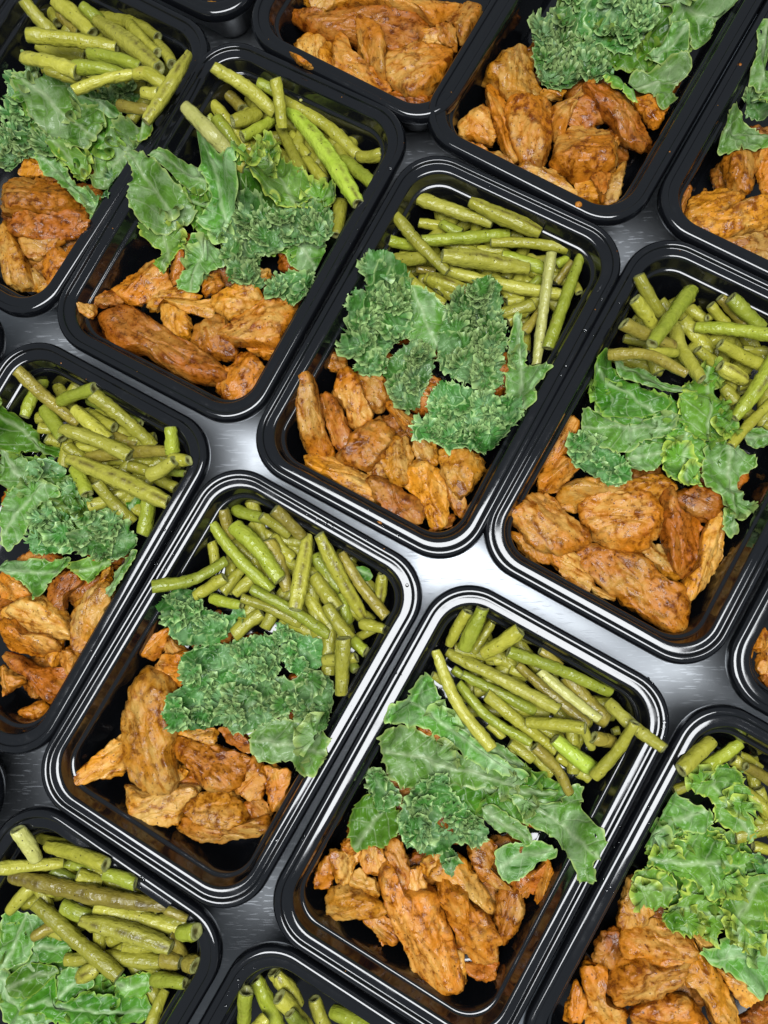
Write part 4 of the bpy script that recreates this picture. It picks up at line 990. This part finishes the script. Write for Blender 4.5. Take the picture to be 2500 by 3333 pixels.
    NAMES.append((o, tray, size + ' ' + {'F': 'broad pale', 'M': 'ruffled', 'C': 'tightly curled', 'D': 'deep green'}[code], 'kale', to_px([(*c, ZR)])[0]))
    return o

# ------------------------------------------------------------------ fill the trays
BURIED = []
def fill():
    seed = 1
    # pieces buried at the bottom, glimpsed through the gaps
    for k in 'ABCDEFGHIJLM':
        r_ = np.random.RandomState(ord(k))
        spots = [('c', lx, ly) for lx in (-0.034, 0.0, 0.034) for ly in (-0.072, -0.044, -0.016, 0.012)] + [('b', lx, ly) for lx in (-0.034, -0.012, 0.012, 0.034) for ly in (0.036, 0.050, 0.064, 0.080)] + [('b', lx, ly) for lx in (-0.036, -0.018, 0.0, 0.018, 0.036) for ly in (0.030, 0.044, 0.058, 0.072, 0.084)]
        if k in 'M': spots = [s for s in spots if s[0] == 'c']
        for si, (typ, lx, ly) in enumerate(spots):
            up = 0.0065 if si >= 28 else 0.0
            lx += r_.uniform(-0.004, 0.004); ly += r_.uniform(-0.004, 0.004)
            x, y = tray_world(k, lx, ly)
            if not in_view(x, y, ZR - 0.02, 20): continue
            seed += 1
            if typ == 'c':
                th = np.linspace(0, 2 * np.pi, 9)[:-1]; ro = r_.uniform(0, 3)
                W = np.stack([x + 0.0155 * np.cos(th + ro) * r_.uniform(0.8, 1.1, 8), y + 0.0135 * np.sin(th + ro) * r_.uniform(0.8, 1.1, 8)], 1)
                o, vt, per = chicken_mesh(W, ZR - 0.038, 0.0145, 3 if seed % 2 else 1, seed + 900, (0, 0))
                BURIED.append((o, k, 'chicken', ZR - 0.026))
            else:
                a = r_.uniform(0, 3.14); L = r_.uniform(0.026, 0.036)
                t = np.linspace(-0.5, 0.5, 13)
                C = np.column_stack([x + L * t * math.cos(a), y + L * t * math.sin(a), np.full(13, ZR - 0.032 + up + r_.uniform(-0.003, 0.002))])
                o = bean_mesh(C, 0.0044, 'obgo'[seed % 4], '', seed + 700)
                BURIED.append((o, k, 'bean', ZR - 0.028 + up))
    def beans(k):
        nonlocal seed
        for reg, txt in BD.get(k, []):
            for item in txt.replace('\n', ';').split(';'):
                f = item.split(); code = f[-1]
                seed += 1
                place_bean(k, reg, [float(x) for x in f[:-1]], code[0], code[1:], seed)
    def kale(k):
        nonlocal seed
        for reg, txt in KD.get(k, []):
            for item in txt.split(';'):
                f = item.split(); seed += 1
                place_kale(k, reg, f[0], [float(x) for x in f[1:]], seed)
    for k in TRAYS:
        for reg, txt in CD.get(k, []):
            for item in txt.split(';'):
                seed += 1
                place_chicken(k, reg, [float(x) for x in item.split()], seed)
        if k in KALE_ON_TOP:
            beans(k); kale(k)
        else:
            kale(k); beans(k)
fill()
def settle_buried():
    # chicken pieces the pile covers completely are not kept; the under-layer of beans, too buried to count, becomes one object
    VV, QQ, TT, A1, A2_, A3, nv = [], [], [], [], [], [], 0
    for o, k, noun, zt in BURIED:
        me = o.data; nvx = len(me.vertices)
        co = np.empty(nvx * 3, np.float32); me.vertices.foreach_get('co', co)
        co = co.reshape(-1, 3) + np.array(o.location)
        P = co[:, :2]; cov = (hget(P) > BASE + 0.0015).mean(); km = KMASK[hidx(P)].mean()
        if noun == 'chicken':
            if cov > 0.97: bpy.data.objects.remove(o); bpy.data.meshes.remove(me); continue
            NAMES.append((o, k, 'half-buried', noun, to_px([(o.location.x, o.location.y, zt)])[0])); continue
        if cov < 0.985 and km < 0.2:
            for p in me.polygons:
                (QQ if len(p.vertices) == 4 else TT).append([i + nv for i in p.vertices])
            VV.append(co); nv += nvx
            a = np.empty(nvx * 3, np.float32); me.attributes['bv'].data.foreach_get('vector', a); A1.append(a.reshape(-1, 3) + nv * 0.0137)
            a = np.empty(nvx, np.float32); me.attributes['cap'].data.foreach_get('value', a); A2_.append(a)
            A3.append(np.zeros(nvx))
        bpy.data.objects.remove(o); bpy.data.meshes.remove(me)
    o = mesh_obj('buried_beans', np.vstack(VV), QQ, BEANS['o'], attrs={'bv': np.vstack(A1), 'cap': np.concatenate(A2_), 'seam': np.concatenate(A3)}, tris=TT)
    tag(o, 'olive green beans buried underneath the bean piles of all the trays', 'green bean', kind='stuff')
settle_buried()

# ------------------------------------------------------------------ labels that single each piece out
ORD = ['first', 'second', 'third', 'fourth', 'fifth', 'sixth', 'seventh', 'eighth', 'ninth', 'tenth', 'eleventh', 'twelfth', 'thirteenth', 'fourteenth', 'fifteenth',
       'sixteenth', 'seventeenth', 'eighteenth', 'nineteenth', 'twentieth'] + ['twenty-' + w for w in ('first', 'second', 'third', 'fourth', 'fifth', 'sixth', 'seventh', 'eighth', 'ninth')] + ['thirtieth'] * 20
def label_all():
    from collections import defaultdict
    g = defaultdict(list)
    for o, tray, words, noun, px in NAMES: g[(tray, words, noun)].append((px[0], o))
    for (tray, words, noun), lst in g.items():
        lst.sort(key=lambda t: t[0])
        for i, (x, o) in enumerate(lst):
            single = {'bean': 'green bean', 'chicken': 'orange-brown chicken piece', 'kale': 'kale leaf'}[noun]
            plural = {'bean': 'green beans', 'chicken': 'chicken pieces', 'kale': 'kale leaves'}[noun]
            if len(lst) == 1: lab = 'the one %s %s in %s' % (words, single, WHERE[tray])
            else: lab = '%s from left of the %s %s in %s' % (ORD[i], words, plural, WHERE[tray])
            tag(o, lab, {'bean': 'green bean', 'chicken': 'chicken', 'kale': 'kale'}[noun],
                {'bean': 'cut green beans', 'chicken': 'spiced chicken pieces', 'kale': 'kale leaves'}[noun] + ' in ' + WHERE[tray])
label_all()

# ------------------------------------------------------------------ crumbs and drops on the rims
def mat_water():
    m, nt, b = new_mat('water')
    b.inputs['Base Color'].default_value = (1, 1, 1, 1); b.inputs['Roughness'].default_value = 0.02
    b.inputs['Transmission Weight'].default_value = 1.0; b.inputs['IOR'].default_value = 1.33
    return m
def blob(name, P, r, h, mat, seed, label, cat):
    n, nr = 14, 6
    V = []
    for i in range(nr):
        s = 1 - i / nr
        a = np.arange(n) / n * 2 * np.pi
        rr = r * s * (1 + 0.25 * noise1(np.cos(a) * 1.5 + seed, seed) + 0.2 * noise1(np.sin(a) * 1.5 + seed, seed + 1))
        V.append(np.column_stack([P[0] + rr * np.cos(a), P[1] + rr * np.sin(a), np.full(n, P[2] + h * math.sqrt(1 - s * s))]))
    V = np.concatenate(V); c = len(V); V = np.vstack([V, [(P[0], P[1], P[2] + h)]])
    t = [((nr - 1) * n + j, (nr - 1) * n + (j + 1) % n, c) for j in range(n)]
    o = mesh_obj(name, V, ring_quads(nr, n), mat, P, {'cv': V - np.asarray(P)}, tris=t)
    if label: tag(o, label, cat)
    return o
def rim_z(x, y):
    for k in TRAYS:
        lx, ly = tray_local(k, np.array([x, y]))
        qx, qy = abs(lx) - (TW / 2 - TR_), abs(ly) - (TL / 2 - TR_)
        d = -(math.hypot(max(qx, 0), max(qy, 0)) + min(max(qx, qy), 0) - TR_) * 1000
        if d > 0 and d < 10.4:
            return ZR + float(np.interp(d, [p[0] for p in RIM[3:]], [p[1] for p in RIM[3:]])) / 1000
    return None
CRUMBS = [((1235, 1702), 0.0017, 'orange chicken crumb on the lower rim of the centre tray'), ((978, 322), 0.0011, 'pale bean crumb on the upper right rim of the upper-left tray'),
          ((2412, 206), 0.0010, 'tiny orange crumb on the left rim of the upper right-edge tray'), ((1882, 668), 0.0022, 'flat orange chicken crumb on the lower rim of the top-right tray')]
for i, (px, r, lab) in enumerate(CRUMBS):
    P = at(px, ZR - 0.001)[0]; z = rim_z(*P) or ZR - 0.002
    blob('food_crumb', (P[0], P[1], z - 0.0002), r, r * 0.7, BEANS['p'] if i == 1 else CHICK[0], i + 3, lab, 'crumb')
WATER = mat_water()
DROPS = [(1953, 938), (1987, 933), (1958, 978), (1902, 1080), (1840, 1195), (537, 1725), (563, 1803), (512, 1835), (494, 1835), (1165, 747), (1270, 553), (1140, 790), (1152, 816),
         (2110, 2625), (2018, 2690), (2004, 2765), (1975, 2900), (548, 368), (487, 470), (404, 716), (600, 94), (1553, 612), (1032, 1690), (1060, 1702), (1080, 1715), (1230, 1700), (1295, 1745),
         (1325, 1905), (2110, 2210), (2125, 2225), (2165, 2330), (2160, 2350), (2155, 2370), (760, 3270), (735, 3275), (775, 3190), (770, 3240), (460, 2855), (470, 2862), (1190, 2290), (1290, 2190), (1160, 2340),
         (990, 2720), (985, 2735), (900, 2735), (300, 2120)]
water_parent = bpy.data.objects.new('water_droplets', None)
Vw, Qw, Tw = [], [], []
r_ = np.random.RandomState(5); nvw = 0
pts = []
for px in DROPS:
    pts.append((px, r_.uniform(0.0007, 0.0012)))
    for _ in range(4): pts.append(((px[0] + r_.normal(0, 26), px[1] + r_.normal(0, 26)), r_.uniform(0.00025, 0.0006)))
for px, r in pts:
    P = at(px, ZR - 0.001)[0]; z = rim_z(*P)
    if z is None: continue
    n, nr = 10, 5; a = np.arange(n) / n * 2 * np.pi
    st = r_.uniform(0.8, 1.3)
    V = []
    for i in range(nr):
        s = math.cos(i / nr * math.pi / 2)
        V.append(np.column_stack([P[0] + r * s * st * np.cos(a), P[1] + r * s * np.sin(a), np.full(n, z - 0.00015 + r * 0.6 * math.sin(i / nr * math.pi / 2))]))
    V = np.vstack(V + [[(P[0], P[1], z - 0.00015 + r * 0.6)]])
    Qw.append(ring_quads(nr, n) + nvw); Tw += [((nr - 1) * n + j + nvw, (nr - 1) * n + (j + 1) % n + nvw, nr * n + nvw) for j in range(n)]
    Vw.append(V); nvw += len(V)
bpy.data.objects.remove(water_parent)
wo = mesh_obj('water_droplets', np.vstack(Vw), np.vstack(Qw), WATER, tris=Tw)
tag(wo, 'small water droplets beaded along the black tray rims', 'water', kind='stuff')

# bits of spice and meat shed on the tray floors, ledges and rims: too many and too small to count
def crumbs():
    r_ = np.random.RandomState(77)
    V, Q, nv = [], [], 0
    for k in TRAYS:
        for _ in range(70):
            lx = r_.uniform(-0.5, 0.5) * TW; ly = r_.uniform(-0.5, 0.5) * TL
            d = min(TW / 2 - abs(lx), TL / 2 - abs(ly)) * 1000
            x, y = tray_world(k, lx, ly)
            if not in_view(x, y, ZR): continue
            if d < 10.5:
                if r_.rand() > 0.22: continue
                z = rim_z(x, y)
                if z is None: continue
                r = r_.uniform(0.0002, 0.0005)
            elif 22 < d < 40 or (lx and ly < -0.04 and d > 22):
                z = ZR - 0.049; r = r_.uniform(0.0006, 0.0024)
            else: continue
            n = 7; a = np.arange(n) / n * 6.283
            j = r_.uniform(0.6, 1.3, n)
            base = np.column_stack([x + r * j * np.cos(a), y + r * j * np.sin(a), np.full(n, z - 0.0001)])
            top = np.column_stack([x + r * 0.55 * j * np.cos(a + .3), y + r * 0.55 * j * np.sin(a + .3), z + r * r_.uniform(0.4, 0.8, n)])
            V += [base, top]; i = np.arange(n); i2 = (i + 1) % n
            Q.append(np.stack([i, i2, i2 + n, i + n], 1) + nv)
            Q.append(np.array([[n + 0, n + 1, n + 2, n + 3], [n + 0, n + 3, n + 4, n + 6], [n + 4, n + 5, n + 6, n + 6]])[:2] + nv)
            nv += 2 * n
    V = np.vstack(V)
    o = mesh_obj('spice_crumbs', V, np.vstack(Q), CHICK[0], attrs={'cv': V})
    tag(o, 'orange spice and meat crumbs scattered on the tray floors and rims', 'crumbs', kind='stuff')
crumbs()
